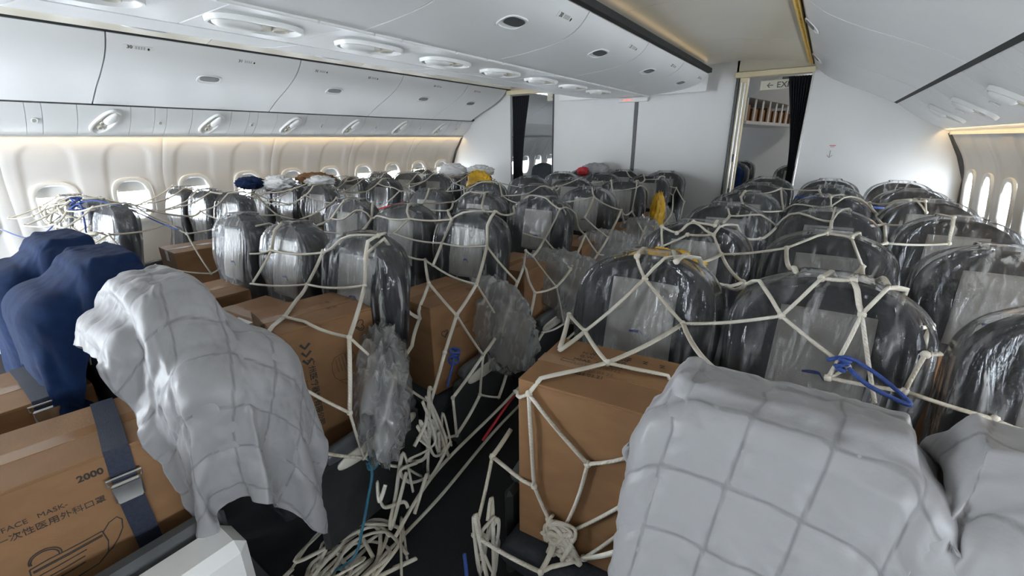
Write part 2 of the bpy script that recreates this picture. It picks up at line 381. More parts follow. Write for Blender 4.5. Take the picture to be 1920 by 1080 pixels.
# overhead bins ----------------------------------------------------
def offset_prof(p, d):
    out = []
    for i in range(len(p)):
        a = Vector(p[max(i - 1, 0)]); b = Vector(p[min(i + 1, len(p) - 1)]); t = (b - a).normalized()
        out.append((p[i][0] - t.y * d, p[i][1] + t.x * d))
    return out
def smooth_prof(p, n=18):
    p = np.array(p, float); s = np.r_[0, np.cumsum(np.hypot(*np.diff(p, axis=0).T))]
    u = np.linspace(0, s[-1], n); q = np.stack([np.interp(u, s, p[:, 0]), np.interp(u, s, p[:, 1])], 1)
    for _ in range(2): q[1:-1] = 0.25 * q[:-2] + 0.5 * q[1:-1] + 0.25 * q[2:]
    return [tuple(a) for a in q]
SIDEBIN = smooth_prof([(1.945, 2.325), (1.99, 2.262), (2.085, 2.19), (2.246, 2.107), (2.465, 2.015), (2.66, 1.915)])   # |x|, z from hinge top to lower edge
CENBIN = smooth_prof([(0.955, 2.290), (0.932, 2.247), (0.85, 2.185), (0.704, 2.146), (0.511, 2.123), (0.27, 2.106)])
def prof_at(p, t):
    i = min(len(p) - 2, int(t * (len(p) - 1))); fr_ = t * (len(p) - 1) - i
    a = Vector(p[i]); b = Vector(p[i + 1]); c = a.lerp(b, fr_); d = (b - a).normalized()
    return c, d
def overhead_bin(sx, prof, ya, yb, inward, label, nums, group, latch_t, latch_y=None, plac_t=0.10):
    """inward: +1 if the outside (room) face normal points to -x*sx side-down"""
    yc = (ya + yb) / 2
    root = tag(empty('overhead_bin', (0, yc, 0)), label, 'overhead bin', group)
    P = [(sx * x, z) for x, z in prof]
    back = [(sx * x, z) for x, z in offset_prof(prof, 0.03 * inward)]
    h = (yb - ya) / 2 - 0.005
    d = MB()
    def ring(y, k):
        q = P + back[::-1]
        return [(x, y, z) for x, z in q]
    d.loft([ring(-h, 0), ring(h, 0)])
    auto_smooth(d.build('door', M['panel'], root), 40)
    # housing behind the door
    hx = [back[0], back[-1]]
    hb = MB(); far = (sx * (prof[-1][0] + 0.25) if inward > 0 else sx * 0.02)
    hb.prism([back[0], back[len(back) // 2], back[-1], (far, back[-1][1]), (far, back[0][1] + 0.05)], -h, h)
    hb.build('housing', M['gap'], root)
    # latch
    c, t = prof_at(prof, latch_t); ly = 0 if latch_y is None else latch_y - yc
    nrm = Vector((t.y, -t.x)) if inward > 0 else Vector((t.y, -t.x))
    if nrm.y > 0: nrm = -nrm
    F = frame((sx * c.x + sx * nrm.x * 0.001, ly, c.y + nrm.y * 0.001), (0, 1, 0), (-sx * t.x, 0, -t.y))
    zdir = Vector((F[0][2], F[1][2], F[2][2]))
    if zdir.dot(Vector((sx * nrm.x, 0, nrm.y))) < 0:
        F = frame((sx * c.x + sx * nrm.x * 0.001, ly, c.y + nrm.y * 0.001), (0, -1, 0), (-sx * t.x, 0, -t.y))
    lt = MB(); lt.loft([[F @ Vector((x, y, zz)) for x, y in superellipse(a, b, 28, 3)] for a, b, zz in ((0.094, 0.062, 0), (0.092, 0.060, 0.005), (0.084, 0.052, 0.0055), (0.080, 0.049, 0.002))])
    la = lt.build('latch', M['panel'], root)
    MB().loft([[F @ Vector((x, y + 0.012, zz)) for x, y in superellipse(a, b, 24, 3)] for a, b, zz in ((0.074, 0.034, 0.002), (0.074, 0.034, 0.0056))]).build('latch_cup', M['recess'], la)
    # row number plates
    for (num, yy) in nums:
        c, t = prof_at(prof, plac_t)
        n2 = Vector((t.y, -t.x)); n2 = -n2 if n2.y > 0 else n2
        o_ = (sx * (c.x + n2.x * 0.002), yy - yc, c.y + n2.y * 0.002)
        G = frame(o_, (0, -sx if inward < 0 else sx * -1, 0), (-sx * t.x, 0, -t.y))
        if Vector((G[0][2], G[1][2], G[2][2])).dot(Vector((sx * n2.x, 0, n2.y))) < 0:
            G = frame(o_, (0, sx, 0), (-sx * t.x, 0, -t.y))
        pl = MB().box((0, 0, 0), (0.085, 0.017, 0.0008), M=G).build('row_plate', M['whitep'], root)
        up = G @ Matrix.Translation((-0.05, 0, 0.0014))
        text_mesh(num, 0.034, M['ink'], up, pl, 'row_number', bold=0.0006)
        for k in range(4):
            MB().box((-0.012 + k * 0.016, 0, 0.001), (0.0055, 0.011, 0.0006), M=G).build('seat_letter_bar', M['greyp'], pl)
        MB().loft([[G @ Vector((0.062 + x, y - 0.003, z)) for x, y in superellipse(0.007, 0.010, 12, 2)] for z in (0.0008, 0.0016)]).build('person_icon', M['ink'], pl)
    return root
LB = [-2.55, -0.2, 1.2, 2.6, 3.85, 5.0, 5.90]
for i, (a, b) in enumerate(zip(LB[:-1], LB[1:])):
    nums = {2: [('30', 1.38), ('31', 2.13)], 3: [('32', 2.83), ('33', 3.45)], 4: [('34', 4.45)], 5: [('35', 5.25)]}.get(i, [('%d' % (27 + i), a + 0.3)])
    overhead_bin(-1, SIDEBIN, a, b, 1, 'white window-side overhead bin above the bright portholes, %s out from the partition' % ORD[5 - i], nums, 'window-side bins above the portholes', 0.42,
                 {2: 1.90, 3: 3.1, 4: 4.4, 5: 5.35}.get(i))
RB = [-2.5, 0.2, 1.6, 3.0, 4.4, 5.97]
for i, (a, b) in enumerate(zip(RB[:-1], RB[1:])):
    overhead_bin(1, SIDEBIN, a, b, 1, 'white overhead bin on the blank partition side, %s bin out from the partition' % ['fifth', 'fourth', 'third', 'second', 'first'][i], [], 'bins on the blank partition side', 0.08)
CB = [-2.5, 0.5, 1.55, 2.6, 3.65, 4.7, 5.75]
for i, (a, b) in enumerate(zip(CB[:-1], CB[1:])):
    nm = '%d' % (28 + i)
    for sx in (1, -1):
        overhead_bin(sx, CENBIN, a, b, -1, 'white centre overhead bin facing the %s aisle, %s out from the partition' % ('EXIT doorway' if sx > 0 else 'curtained porthole', ORD[5 - i]), [(nm, b - 0.2)] if sx > 0 else [], 'centre bins', 0.30)
# black gaskets and trims along the bins
for sx, nm in ((-1, 'left'), (1, 'right')):
    struct(MB().prism([(sx * 1.928, 2.330), (sx * 1.985, 2.327), (sx * 1.985, 2.375), (sx * 1.928, 2.365)], Y0, YB).build('trim_bin_top_' + nm, M['gap']))
    struct(MB().prism([(sx * 2.655, 1.925), (sx * 2.69, 1.905), (sx * 2.70, 1.93), (sx * 2.68, 1.95)], Y0, YB).build('trim_bin_foot_' + nm, M['gap']))
    struct(MB().prism([(sx * 0.945, 2.300), (sx * 0.985, 2.302), (sx * 0.985, 2.345), (sx * 0.945, 2.345)], Y0, 5.75).build('trim_centre_bin_' + nm, M['gap']))
# centre service strip under the middle bins
root = struct(empty('trim_centre_service_strip'))
edges = [Y0] + [round(-0.02 + 0.5 * k, 3) for k in range(-4, 12)] + [5.74]
for a, b in zip(edges[:-1], edges[1:]):
    if b - a < 0.1: continue
    MB().box((0, (a + b) / 2, 2.118), (0.262, (b - a) / 2 - 0.0015, 0.010), 0.003).build('strip_panel', M['psu'], root)
rail = struct(empty('trim_hinge_rail'))
y = -1.8
k = 0
while y < 5.7:
    ln = (0.42, 0.30, 0.18)[k % 3]
    MB().box((0.268, y + ln / 2, 2.103), (0.011, ln / 2 - 0.004, 0.008), 0.004).build('rail_piece', M['whitep'], rail); y += ln; k += 1
MB().box((0, 5.74, 2.22), (0.95, 0.012, 0.11)).build('strip_end_cap', M['panel'], root)

def oval_unit(name, label, cat, group, F, a, b, kind):
    """reading lights and air outlets in an oval recess; F is a frame with z out of the panel"""
    r = tag(empty(name), label, cat, group); r.matrix_world = F
    rim = [[(x, y, z) for x, y in superellipse(a + o, b + o, 36, 2.6)] for o, z in ((0.008, -0.016), (0.006, 0.0), (0.004, 0.006), (-0.006, 0.006), (-0.014, -0.004), (-0.02, -0.012))]
    auto_smooth(MB().loft(rim, False, True).build('bezel', M['whitep'], r), 50)
    lo = a * 0.42
    MB().loft([[(x + lo, y, z) for x, y in superellipse(a * s_, b * s_ * 1.0, 24, 2.4)] for s_, z in ((0.52, -0.010), (0.50, 0.010), (0.40, 0.020), (0.2, 0.024))]).build('cover_dome', M['whitep'], r, True)
    for q in ((-0.15, 0.1), (-0.5, -0.12)):
        c = (a * q[0], b * q[1]); rr = min(a, b) * 0.36
        o = MB().loft([[(c[0] + rr * s_ * math.cos(t), c[1] + rr * s_ * math.sin(t), z) for t in np.linspace(0, 2 * math.pi, 20, False)] for s_, z in ((1.1, -0.012), (1.0, 0.004), (0.8, 0.006), (0.55, -0.002))]).build('reading_lamp' if q[0] < -0.3 else 'air_outlet', M['beigep'], r, True)
        MB().loft([[(c[0] + rr * 0.5 * math.cos(t), c[1] + rr * 0.5 * math.sin(t), z) for t in np.linspace(0, 2 * math.pi, 16, False)] for z in (-0.002, 0.0005)]).build('lens', M['greyp'], o)
    return r
for k in range(9):
    yy = -0.05 + 0.62 * k
    F = frame((0.0, yy, 2.0945), (0, -1, 0), (-1, 0, 0))
    oval_unit('service_unit', 'long oval reading light recess under the centre bins, number %s from partition' % ['nine', 'eight', 'seven', 'six', 'five', 'four', 'three', 'two', 'one'][k], 'reading light', 'centre service units', F, 0.20, 0.10, 0)

# service panels (PSU) below the side bins
def psu_row(sx, lo, hi, ys_unit, gname, labels):
    (x0, z0), (x1, z1) = hi, lo
    n = 8; P = []
    for i in range(n + 1):
        t = i / n; bul = 0.020 * math.sin(math.pi * t)
        dx, dz = (x1 - x0), (z1 - z0); ln = math.hypot(dx, dz)
        P.append((x0 + dx * t + dz / ln * bul, z0 + dz * t - dx / ln * bul))
    back = [(x + 0.012, z + 0.014) for x, z in P]
    root = struct(empty('trim_service_panels_' + ('left' if sx < 0 else 'right')))
    cuts = [Y0]
    for yy in ys_unit: cuts += [yy - 0.17, yy + 0.17, yy + 0.34, yy + 0.43]
    cuts = sorted(c for c in cuts if Y0 <= c < YB - 0.02) + [YB - 0.005]
    for a, b in zip(cuts[:-1], cuts[1:]):
        if b - a < 0.02: continue
        q = [(sx * x, z) for x, z in P + back[::-1]]
        auto_smooth(MB().prism(q, a + 0.0018, b - 0.0018).build('service_panel', M['psu'], root), 40)
    mid = P[n // 2]; tv = Vector((P[n // 2 + 1][0] - P[n // 2 - 1][0], P[n // 2 + 1][1] - P[n // 2 - 1][1])).normalized()
    nr = Vector((tv.y, -tv.x)); nr = -nr if nr.y > 0 else nr
    for yy, lab in zip(ys_unit, labels):
        for (off, nm, sz) in ((0.0, 'service_unit', 1), (0.385, 'speaker_button', 0)):
            q_ = 0.013 if sz else 0.002; o_ = (sx * (mid[0] + nr.x * q_), yy + off, mid[1] + nr.y * q_)
            F = frame(o_, (-sx * tv.x, 0, -tv.y), (0, 1, 0))
            if Vector((F[0][2], F[1][2], F[2][2])).dot(Vector((sx * nr.x, 0, nr.y))) < 0: F = frame(o_, (-sx * tv.x, 0, -tv.y), (0, -1, 0))
            if sz:
                F = frame(o_, (-sx * tv.x, -0.75 * 0 + 0.7, -tv.y), Vector((F[0][1], F[1][1], F[2][1])))
                oval_unit(nm, lab, 'reading light', gname, F, 0.135, 0.058, 0)
            elif yy + off < YB - 0.1:
                r = tag(empty('call_light'), lab.replace('oval reading light unit', 'small round call light next to the unit'), 'call light', gname.replace('units', 'call lights')); r.matrix_world = F
                MB().loft([[(x, y, z) for x, y in superellipse(0.026 * s_, 0.020 * s_, 20, 2.2)] for s_, z in ((1.1, 0), (1.0, 0.006), (0.75, 0.006), (0.6, 0.001))]).build('bezel', M['whitep'], r, True)
                MB().loft([[(x, y, z) for x, y in superellipse(0.015, 0.011, 16, 2.2)] for z in (0.001, 0.003)]).build('lens', M['greyp'], r)
    return root
LU = [0.48 + 0.80 * k for k in range(7)]
psu_row(-1, (2.92, 1.69), (2.685, 1.915), LU, 'porthole side units', ['oval reading light unit above portholes, %s out from the partition' % ORD[6 - k] for k in range(7)])
RU = [0.75 + 0.80 * k for k in range(7)]
psu_row(1, (3.13, 1.64), (2.685, 1.915), RU[:6], 'partition side units', ['oval reading light unit opposite the portholes, %s out from the partition' % ORD[5 - k] for k in range(6)])
# ceiling vaults over both aisles, with panel seams
def vault(sx, name):
    root = struct(empty(name)); P = []
    for i in range(21):
        t = i / 20; P.append((0.88 + (1.905 - 0.88) * t, 2.405 - 0.07 * t + 0.045 * math.sin(math.pi * t)))
    B = [(x, z + 0.02) for x, z in P]
    ys = [Y0, -1.0, 0.4, 1.8, 3.2, 4.6, 5.93]
    for a, b in zip(ys[:-1], ys[1:]):
        auto_smooth(MB().prism([(sx * x, z) for x, z in P + B[::-1]], a + 0.002, b - 0.002).build('ceiling_panel', M['vault'], root), 40)
    return root
vault(1, 'ceiling_vault_right'); vault(-1, 'ceiling_vault_left')
struct(MB().box((0, 1.7, 2.62), (3.4, 4.35, 0.02)).build('ceiling', M['vault']))
for sx in (1,):
    r = struct(empty('trim_cove_grille_' + ('left' if sx < 0 else 'right')))
    for yy in np.arange(-1.5, 5.95, 0.36):
        MB().box((sx * 1.909, yy, 2.322), (0.004, 0.176, 0.012)).build('grille_rail', M['amber'], r)
        MB().box((sx * 1.931, yy, 2.322), (0.003, 0.176, 0.012)).build('grille_rail', M['amber'], r)
        gs = MB()
        for q in range(9): gs.box((sx * 1.92, yy - 0.16 + q * 0.04, 2.322), (0.010, 0.004, 0.008))
        gs.build('grille_bars', M['amber'], r)
    MB().box((sx * 1.92, 2.2, 2.345), (0.02, 3.9, 0.003)).build('grille_back', M['amber'], r)

struct(MB().prism([(-1.60, 2.366), (-1.915, 2.360), (-1.915, 2.372), (-1.60, 2.378)], Y0, 5.93).build('trim_soffit_left', M['soffit']))  # strip added under the vault, its warm light painted in

# partition at the end of the cabin ---------------------------------
part = struct(empty('wall_partition', (0, YB, 0)))
def pan(x0, x1, z0, z1, mat='bulk', y=0.0, th=0.02, name='partition_panel', bev=0.004, parent=None):
    return MB().box(((x0 + x1) / 2, y, (z0 + z1) / 2), ((x1 - x0) / 2, th, (z1 - z0) / 2), bev).build(name, M[mat], parent or part)
pan(-3.35, -1.94, 0, 2.6); pan(-1.17, 0.035, 0, 2.6); pan(0.085, 1.23, 0, 2.6); pan(1.95, 3.5, 0, 2.6)
pan(0.035, 0.085, 0, 2.11, 'dark', -0.004, 0.02, 'joint_post'); pan(0.028, 0.036, 0, 2.11, 'alu', -0.02, 0.006, 'joint_edge')
pan(-1.185, -1.165, 0, 2.3, 'dark', -0.004, 0.03, 'door_jamb'); pan(1.215, 1.245, 0, 2.27, 'dark', -0.01, 0.035, 'door_jamb')
pan(1.247, 1.335, 0, 2.25, 'cream', 0.03, 0.05, 'door_post'); pan(1.262, 1.282, 0, 2.2, 'alu', -0.024, 0.006, 'latch_rail'); pan(1.30, 1.32, 0, 2.2, 'alu', -0.024, 0.006, 'latch_rail')
for zz in (0.93, 1.33): pan(1.285, 1.30, zz, zz + 0.09, 'dark', -0.026, 0.005, 'latch_plate', 0.002)
pan(1.94, 1.956, 0, 2.3, 'alu', -0.02, 0.012, 'panel_edge')
pan(1.20, 1.96, 2.245, 2.30, 'cream', -0.03, 0.06, 'door_header'); pan(1.20, 1.96, 2.31, 2.6, 'vault', 0.0, 0.02, 'header_panel')
pan(-1.96, -1.15, 2.26, 2.32, 'cream', -0.03, 0.06, 'door_header'); pan(-1.96, -1.15, 2.31, 2.6, 'vault', 0.0, 0.02, 'header_panel')
# side reveal strip where partition meets the right wall
struct(MB().tube([(3.14, 5.97, 1.63), (3.25, 5.97, 1.42), (3.335, 5.97, 1.2), (3.36, 5.97, 0.85), (3.30, 5.97, 0.4), (3.17, 5.97, 0.02)], 0.022, 8).build('trim_wall_gasket_right', M['recess']))
struct(MB().tube([(-2.93, 5.97, 1.68), (-3.08, 5.97, 1.45), (-3.19, 5.97, 1.2), (-3.22, 5.97, 0.85), (-3.18, 5.97, 0.4), (-3.06, 5.97, 0.02)], 0.018, 8).build('trim_wall_gasket_left', M['recess']))
# arrow marking on the right partition
G = frame((2.235, 5.978, 1.44), (1, 0, 0), (0, 0, 1))
mark = tag(empty('partition_marking'), 'small printed notice with thin down arrow on blank white partition', 'sign'); mark.location = (2.235, 5.978, 1.44)
for (cx, cz, hx, hz) in ((0.01, 0.075, 0.028, 0.003), (0.01, 0.062, 0.02, 0.0025)): MB().box((cx, 0, cz), (hx, 0.0008, hz)).build('notice_line', M['logor'], mark)
ar = MB().box((0, 0, -0.01), (0.0025, 0.0008, 0.035))
for s_ in (-1, 1): ar.add([(0, -0.001, -0.05), (0.004 * s_, -0.001, -0.05), (0.026 * s_, -0.001, -0.024), (0.020 * s_, -0.001, -0.024)], [(0, 1, 2, 3)])
ar.build('down_arrow', M['recess'], mark)
# destination display on the partition top
disp = tag(empty('display_bar', (0.03, 5.93, 2.085)), 'slim white display bar with glowing red letters above the dark post', 'display')
MB().box((0, 0, 0), (0.19, 0.03, 0.028), 0.006).build('case', M['whitep'], disp)
text_mesh('London', 0.036, M['led'], frame((-0.07, -0.0312, 0.0), (1, 0, 0), (0, 0, 1)), disp, 'red_letters')
# exit signs
def exit_sign(txt, loc, w, label):
    r = tag(empty('exit_sign', loc), label, 'sign')
    MB().box((0, 0, 0), (w, 0.012, 0.052), 0.006).build('plate', M['beigep'], r)
    MB().box((w * 0.35, 0, 0.064), (w * 0.3, 0.01, 0.012)).build('bracket', M['recess'], r)
    text_mesh(txt, 0.085, M['recess'], frame((0, -0.013, -0.006), (1, 0, 0), (0, 0, 1)), r, 'lettering', bold=0.001)
exit_sign('\u2190 EXIT', (1.645, 6.14, 2.168), 0.20, 'cream EXIT sign with arrow half behind the black curtain')
exit_sign('+ EXIT', (-1.12, 6.05, 2.20), 0.20, 'cream sign with cross mark in the porthole-side doorway')
# curtains
def curtain(x0, x1, zt, zb, xn0, xn1, y, label):
    rings = []; n = 40
    for i in range(26):
        t = i / 25; z = zt + (zb - zt) * t; g = math.sin(math.pi * min(1, t * 1.02)) ** 1.1
        a = x0 + (xn0 - x0) * g; b = x1 + (xn1 - x1) * g
        fr_ = [(a + (b - a) * k / n, y + 0.022 * math.sin(k * 1.25 + t * 1.2) , z) for k in range(n + 1)]
        rings.append(fr_ + [(p[0], p[1] + 0.006, p[2]) for p in fr_[::-1]])
    return tag(MB().loft(rings).build('curtain', M['curtain'], None, True), label, 'curtain')
curtain(-1.955, -1.64, 2.25, 0.05, -1.95, -1.77, 6.06, 'black curtain gathered to the side of the porthole-side doorway')
curtain(1.72, 1.94, 2.235, 0.05, 1.86, 1.93, 6.08, 'black curtain tied back in the doorway under the EXIT sign')

# ------------------------------------------------------------------ seats
TILT = 0.17
def seat_w(z):
    w = float(np.interp(z, [0.40, 0.60, 0.85, 1.00, 1.20], [0.205, 0.212, 0.222, 0.226, 0.226]))
    if z > 1.02: w *= max(0.0, 1 - ((z - 1.02) / 0.185) ** 2.7) ** (1 / 2.2)
    return max(w, 0.02)
def seat_t(z): return float(np.interp(z, [0.40, 0.7, 0.95, 1.15, 1.2], [0.068, 0.064, 0.066, 0.056, 0.036]))
def seat_pt(z, th, dw=0.0, dt=0.0):
    w = seat_w(z) + dw; t = seat_t(z) + dt; c, s_ = math.cos(th), math.sin(th)
    x = w * math.copysign(abs(c) ** 0.55, c); y = t * math.copysign(abs(s_) ** 0.75, s_)
    wing = sstep(0.80, 0.98, z) * 0.05 * (abs(x) / w) ** 3
    if y < 0: y -= wing
    return x, y + (z - 1.2) * TILT, z
def front_y(x, z):
    w = seat_w(z); c = min(1, abs(x) / w) ** (1 / 0.55); s_ = math.sqrt(max(0, 1 - c * c))
    return -seat_t(z) * s_ ** 0.75 - sstep(0.80, 0.98, z) * 0.05 * (abs(x) / w) ** 3 + (z - 1.2) * TILT
def back_mesh():
    zs = list(np.linspace(0.30, 1.0, 12)) + [1.05, 1.09, 1.12, 1.145, 1.165, 1.18, 1.19, 1.197, 1.2]
    rings = [[seat_pt(z, 2 * math.pi * k / 36) for k in range(36)] for z in zs]
    b = MB().loft(rings); me = bpy.data.meshes.new('backrest'); me.from_pydata(b.v, [], b.f); return me
def film_mesh(seed):
    rnd = random.Random(seed); zs = list(np.linspace(0.50, 1.02, 22)) + list(1.02 + 0.205 * np.linspace(0.06, 1, 16) ** 0.75); n = 88; rings = []
    for z in zs:
        zz = min(z - 0.012, 1.2); low = sstep(0.85, 0.5, z); r = []
        for k in range(n):
            th = 2 * math.pi * k / n; c, s_ = math.cos(th), math.sin(th)
            f1 = fbm(c * 3.2 + seed * 7, s_ * 3.2, z * 1.7, 3); f2 = fbm(c * 9 + seed * 3, s_ * 9, z * 3.2, 3)
            rid = 1 - abs(fbm(c * 6 + seed, s_ * 6 + 4, z * 1.1, 2)) * 2
            am = 0.006 + 0.016 * low + 0.008 * abs(c)
            d = 0.016 + am * (f1 * 0.8 + 0.5 * f2 + 0.5 * max(0, rid)) + 0.045 * low * low
            x, y, q = seat_pt(max(zz, 0.42), th, min(max(d, 0.006), 0.030 + 0.004 * f2), max(d * 0.8, 0.006))
            q = z + 0.012 * f2 * sstep(1.2, 1.0, z) + (0.02 * f1 if z <= 0.51 else 0)
            r.append((x, y, q))
        rings.append(r)
    b = MB().loft(rings, False, True); me = bpy.data.meshes.new('plastic_cover'); me.from_pydata(b.v, [], b.f)
    me.polygons.foreach_set('use_smooth', [True] * len(me.polygons)); return me
def heap_mesh(seed, rx, ry, rz, amp=0.35):
    v = []; f = []; nu, nv = 46, 26
    for j in range(nv + 1):
        ph = math.pi * j / nv
        for i in range(nu):
            th = 2 * math.pi * i / nu; d = Vector((math.sin(ph) * math.cos(th), math.sin(ph) * math.sin(th), math.cos(ph)))
            rr = 1 + amp * (0.9 - 2.2 * abs(fbm(d.x * 2.2 + seed, d.y * 2.2, d.z * 2.2, 4))) + 0.12 * fbm(d.x * 7 + seed, d.y * 7, d.z * 7, 2)
            v.append((d.x * rx * rr, d.y * ry * rr, d.z * rz * rr))
    for j in range(nv):
        for i in range(nu):
            f.append((j * nu + i, (j + 1) * nu + i, (j + 1) * nu + (i + 1) % nu, j * nu + (i + 1) % nu))
    me = bpy.data.meshes.new('plastic_heap'); me.from_pydata(v, [], f); me.polygons.foreach_set('use_smooth', [True] * len(f)); return me
def cover_mesh():
    v = []; f = []; nx, nz = 14, 16
    for layer in (0.0, 0.004):
        for j in range(nz + 1):
            for i in range(nx + 1):
                u = i / nx * 2 - 1; z = 1.135 - 0.275 * j / nz; x = u * (0.112 + 0.006 * j / nz)
                e = max(0, j / nz - 0.6); z += 0.008 * math.sin(u * 5) * e
                v.append((x, front_y(x, z) - 0.006 + layer - 0.010 * e * (1 + math.sin(u * 7)) * 0.5, z))
    o = (nx + 1) * (nz + 1)
    for j in range(nz):
        for i in range(nx):
            a = j * (nx + 1) + i; f.append((a, a + nx + 1, a + nx + 2, a + 1)); f.append((o + a + 1, o + a + nx + 2, o + a + nx + 1, o + a))
    rim = [i for i in range(nx + 1)] + [j * (nx + 1) + nx for j in range(1, nz + 1)] + [nz * (nx + 1) + i for i in range(nx - 1, -1, -1)] + [j * (nx + 1) for j in range(nz - 1, 0, -1)]
    for a, b in zip(rim, rim[1:] + rim[:1]): f.append((a, b, o + b, o + a))
    me = bpy.data.meshes.new('headrest_cover'); me.from_pydata(v, [], f); me.polygons.foreach_set('use_smooth', [True] * len(f)); return me
def logo_mesh():
    b = MB(); pts = []
    for k in range(15):
        t = k / 14; x = -0.030 + 0.056 * t; z = 0.955 + 0.004 * math.sin(t * 2.2) - (0.018 * max(0, t - 0.75) / 0.25 if t > 0.75 else 0)
        pts.append((x, front_y(x, z) - 0.0085, z))
    hw = [0.0008 + 0.0042 * math.sin(math.pi * min(1, 0.1 + 0.9 * k / 14)) ** 0.7 for k in range(15)]
    up = [(p[0], p[1], p[2] + h) for p, h in zip(pts, hw)]; lo = [(p[0], p[1], p[2] - h) for p, h in zip(pts, hw)]
    upb = [(p[0], p[1] + 0.002, p[2]) for p in up]; lob = [(p[0], p[1] + 0.002, p[2]) for p in lo]
    b.loft([[u, l, lb, ub] for u, l, lb, ub in zip(up, lo, lob, upb)])
    me = bpy.data.meshes.new('logo_mark'); me.from_pydata(b.v, [], b.f); return me
def cushion_mesh():
    rings = []
    for y, h in ((-0.66, 0.02), (-0.655, 0.045), (-0.63, 0.062), (-0.5, 0.068), (-0.3, 0.064), (-0.14, 0.06), (-0.12, 0.03)):
        rings.append([(x, y, 0.305 + z + (0.012 if y < -0.4 else 0)) for x, z in superellipse(0.222, h, 24, 4)])
    b = MB().loft(rings); me = bpy.data.meshes.new('seat_cushion'); me.from_pydata(b.v, [], b.f); return me
def armrest_meshes():
    b = MB(); rings = []
    for y, h, zc in ((-0.50, 0.012, 0.480), (-0.495, 0.026, 0.480), (-0.46, 0.034, 0.483), (-0.2, 0.034, 0.495), (-0.07, 0.030, 0.50), (-0.06, 0.01, 0.50)):
        rings.append([(x, y, zc + z) for x, z in superellipse(0.024, h, 16, 3)])
    b.loft(rings); a = bpy.data.meshes.new('armrest'); a.from_pydata(b.v, [], b.f)
    c = MB(); rings = []
    for x, s_ in ((0.0, 1.0), (0.006, 1.0), (0.010, 0.9)):
        ring = []
        for t in np.linspace(0, 2 * math.pi, 28, False):
            yy = 0.20 * s_ * math.copysign(abs(math.cos(t)) ** 0.7, math.cos(t)); zz = 0.034 * s_ * math.copysign(abs(math.sin(t)) ** 0.8, math.sin(t))
            ring.append((x, -0.27 + yy, 0.435 + zz + yy * 0.03))
        rings.append(ring)
    c.loft(rings); d = bpy.data.meshes.new('armrest_cap'); d.from_pydata(c.v, [], c.f)
    e = MB(); e.box((0, -0.30, 0.27), (0.018, 0.26, 0.19), 0.016); g = bpy.data.meshes.new('side_panel'); g.from_pydata(e.v, [], e.f)
    return a, d, g
BACK = back_mesh(); COVER = cover_mesh(); LOGO = logo_mesh(); CUSH = cushion_mesh(); ARM, CAP, SIDE = armrest_meshes()
FILMS = [film_mesh(s_) for s_ in (1, 5, 9, 14)]; HEAPS = [heap_mesh(3, 0.10, 0.30, 0.22, 0.22), heap_mesh(11, 0.10, 0.28, 0.22, 0.22)]
legs = MB().box((-0.13, -0.2, 0.13), (0.02, 0.025, 0.13), 0.005).box((0.13, -0.2, 0.13), (0.02, 0.025, 0.13), 0.005).box((0, -0.2, 0.015), (0.17, 0.26, 0.015), 0.004).box((0, -0.34, 0.235), (0.20, 0.02, 0.02), 0.005)
LEGS = bpy.data.meshes.new('leg_frame'); LEGS.from_pydata(legs.v, [], legs.f)
for me, mt in ((BACK, 'fabric'), (COVER, 'cover'), (LOGO, 'logo'), (CUSH, 'fabric'), (ARM, 'recess'), (CAP, 'beigep'), (SIDE, 'gap'), (LEGS, 'dark')):
    me.materials.append(M[mt])
    if me not in (LEGS, SIDE, LOGO):
        me.polygons.foreach_set('use_smooth', [True] * len(me.polygons))
for me in FILMS: me.materials.append(M['film'])
for me in HEAPS: me.materials.append(M['filmheap'])
SEATS = []
def seat(x, y, label, group, wrapped=True, arms=(-1,), cap=0, heap=0, rz=0.0, headcover=True, drop=0.0, k=0):
    r = tag(empty('airline_seat', (x, y, -drop), rz), label, 'seat', group)
    link('backrest', BACK, None, r); link('seat_cushion', CUSH, None, r)
    lf = link('leg_frame', LEGS, None, r); lf.location.z = drop
    if headcover:
        c = link('headrest_cover', COVER, None, r); link('logo_mark', LOGO, None, c)
    for a in arms:
        o = link('armrest', ARM, None, r); o.location.x = a * 0.262
        if a == cap:
            q = link('armrest_cap', CAP, None, o); q.location.x = a * 0.018; q.scale.x = a
            s_ = link('side_panel', SIDE, None, r); s_.location.x = a * 0.262
    if wrapped:
        link('plastic_cover', FILMS[k % 4], None, r)
        if heap:
            h = link('plastic_heap', HEAPS[k % 2], None, r); h.location = (heap * 0.275, -0.22, 0.66); h.rotation_euler = (0.2, 0.1 * heap, 0.15 * k)
    SEATS.append((x, y, drop)); return r
CX = (-0.50, 0.05, 0.60); RX = (1.76, 2.28, 2.80); LX = (-2.78, -2.26, -1.74)
CY = [0.42, 1.20, 1.95, 2.73, 3.51, 4.28, 5.06, 5.72]; RY = [0.84, 1.52, 2.26, 3.02, 3.77, 4.52, 5.25]; LY = [0.95, 1.72, 2.50, 3.28, 4.08, 4.88]
rnd = random.Random(4)
PL = {'C': ('porthole-aisle', 'middle', 'EXIT-aisle'), 'R': ('aisle', 'middle', 'wall-side'), 'L': ('porthole-side', 'middle', 'aisle')}
BN = {'C': 'centre block', 'R': 'arrow-marked partition block', 'L': 'porthole block'}
def row_label(b, i, j, n):
    return 'plastic-wrapped charcoal %s seat, %s, %s row out from the partition' % (PL[b][j], BN[b], ORD[n - 1 - i])
k = 0
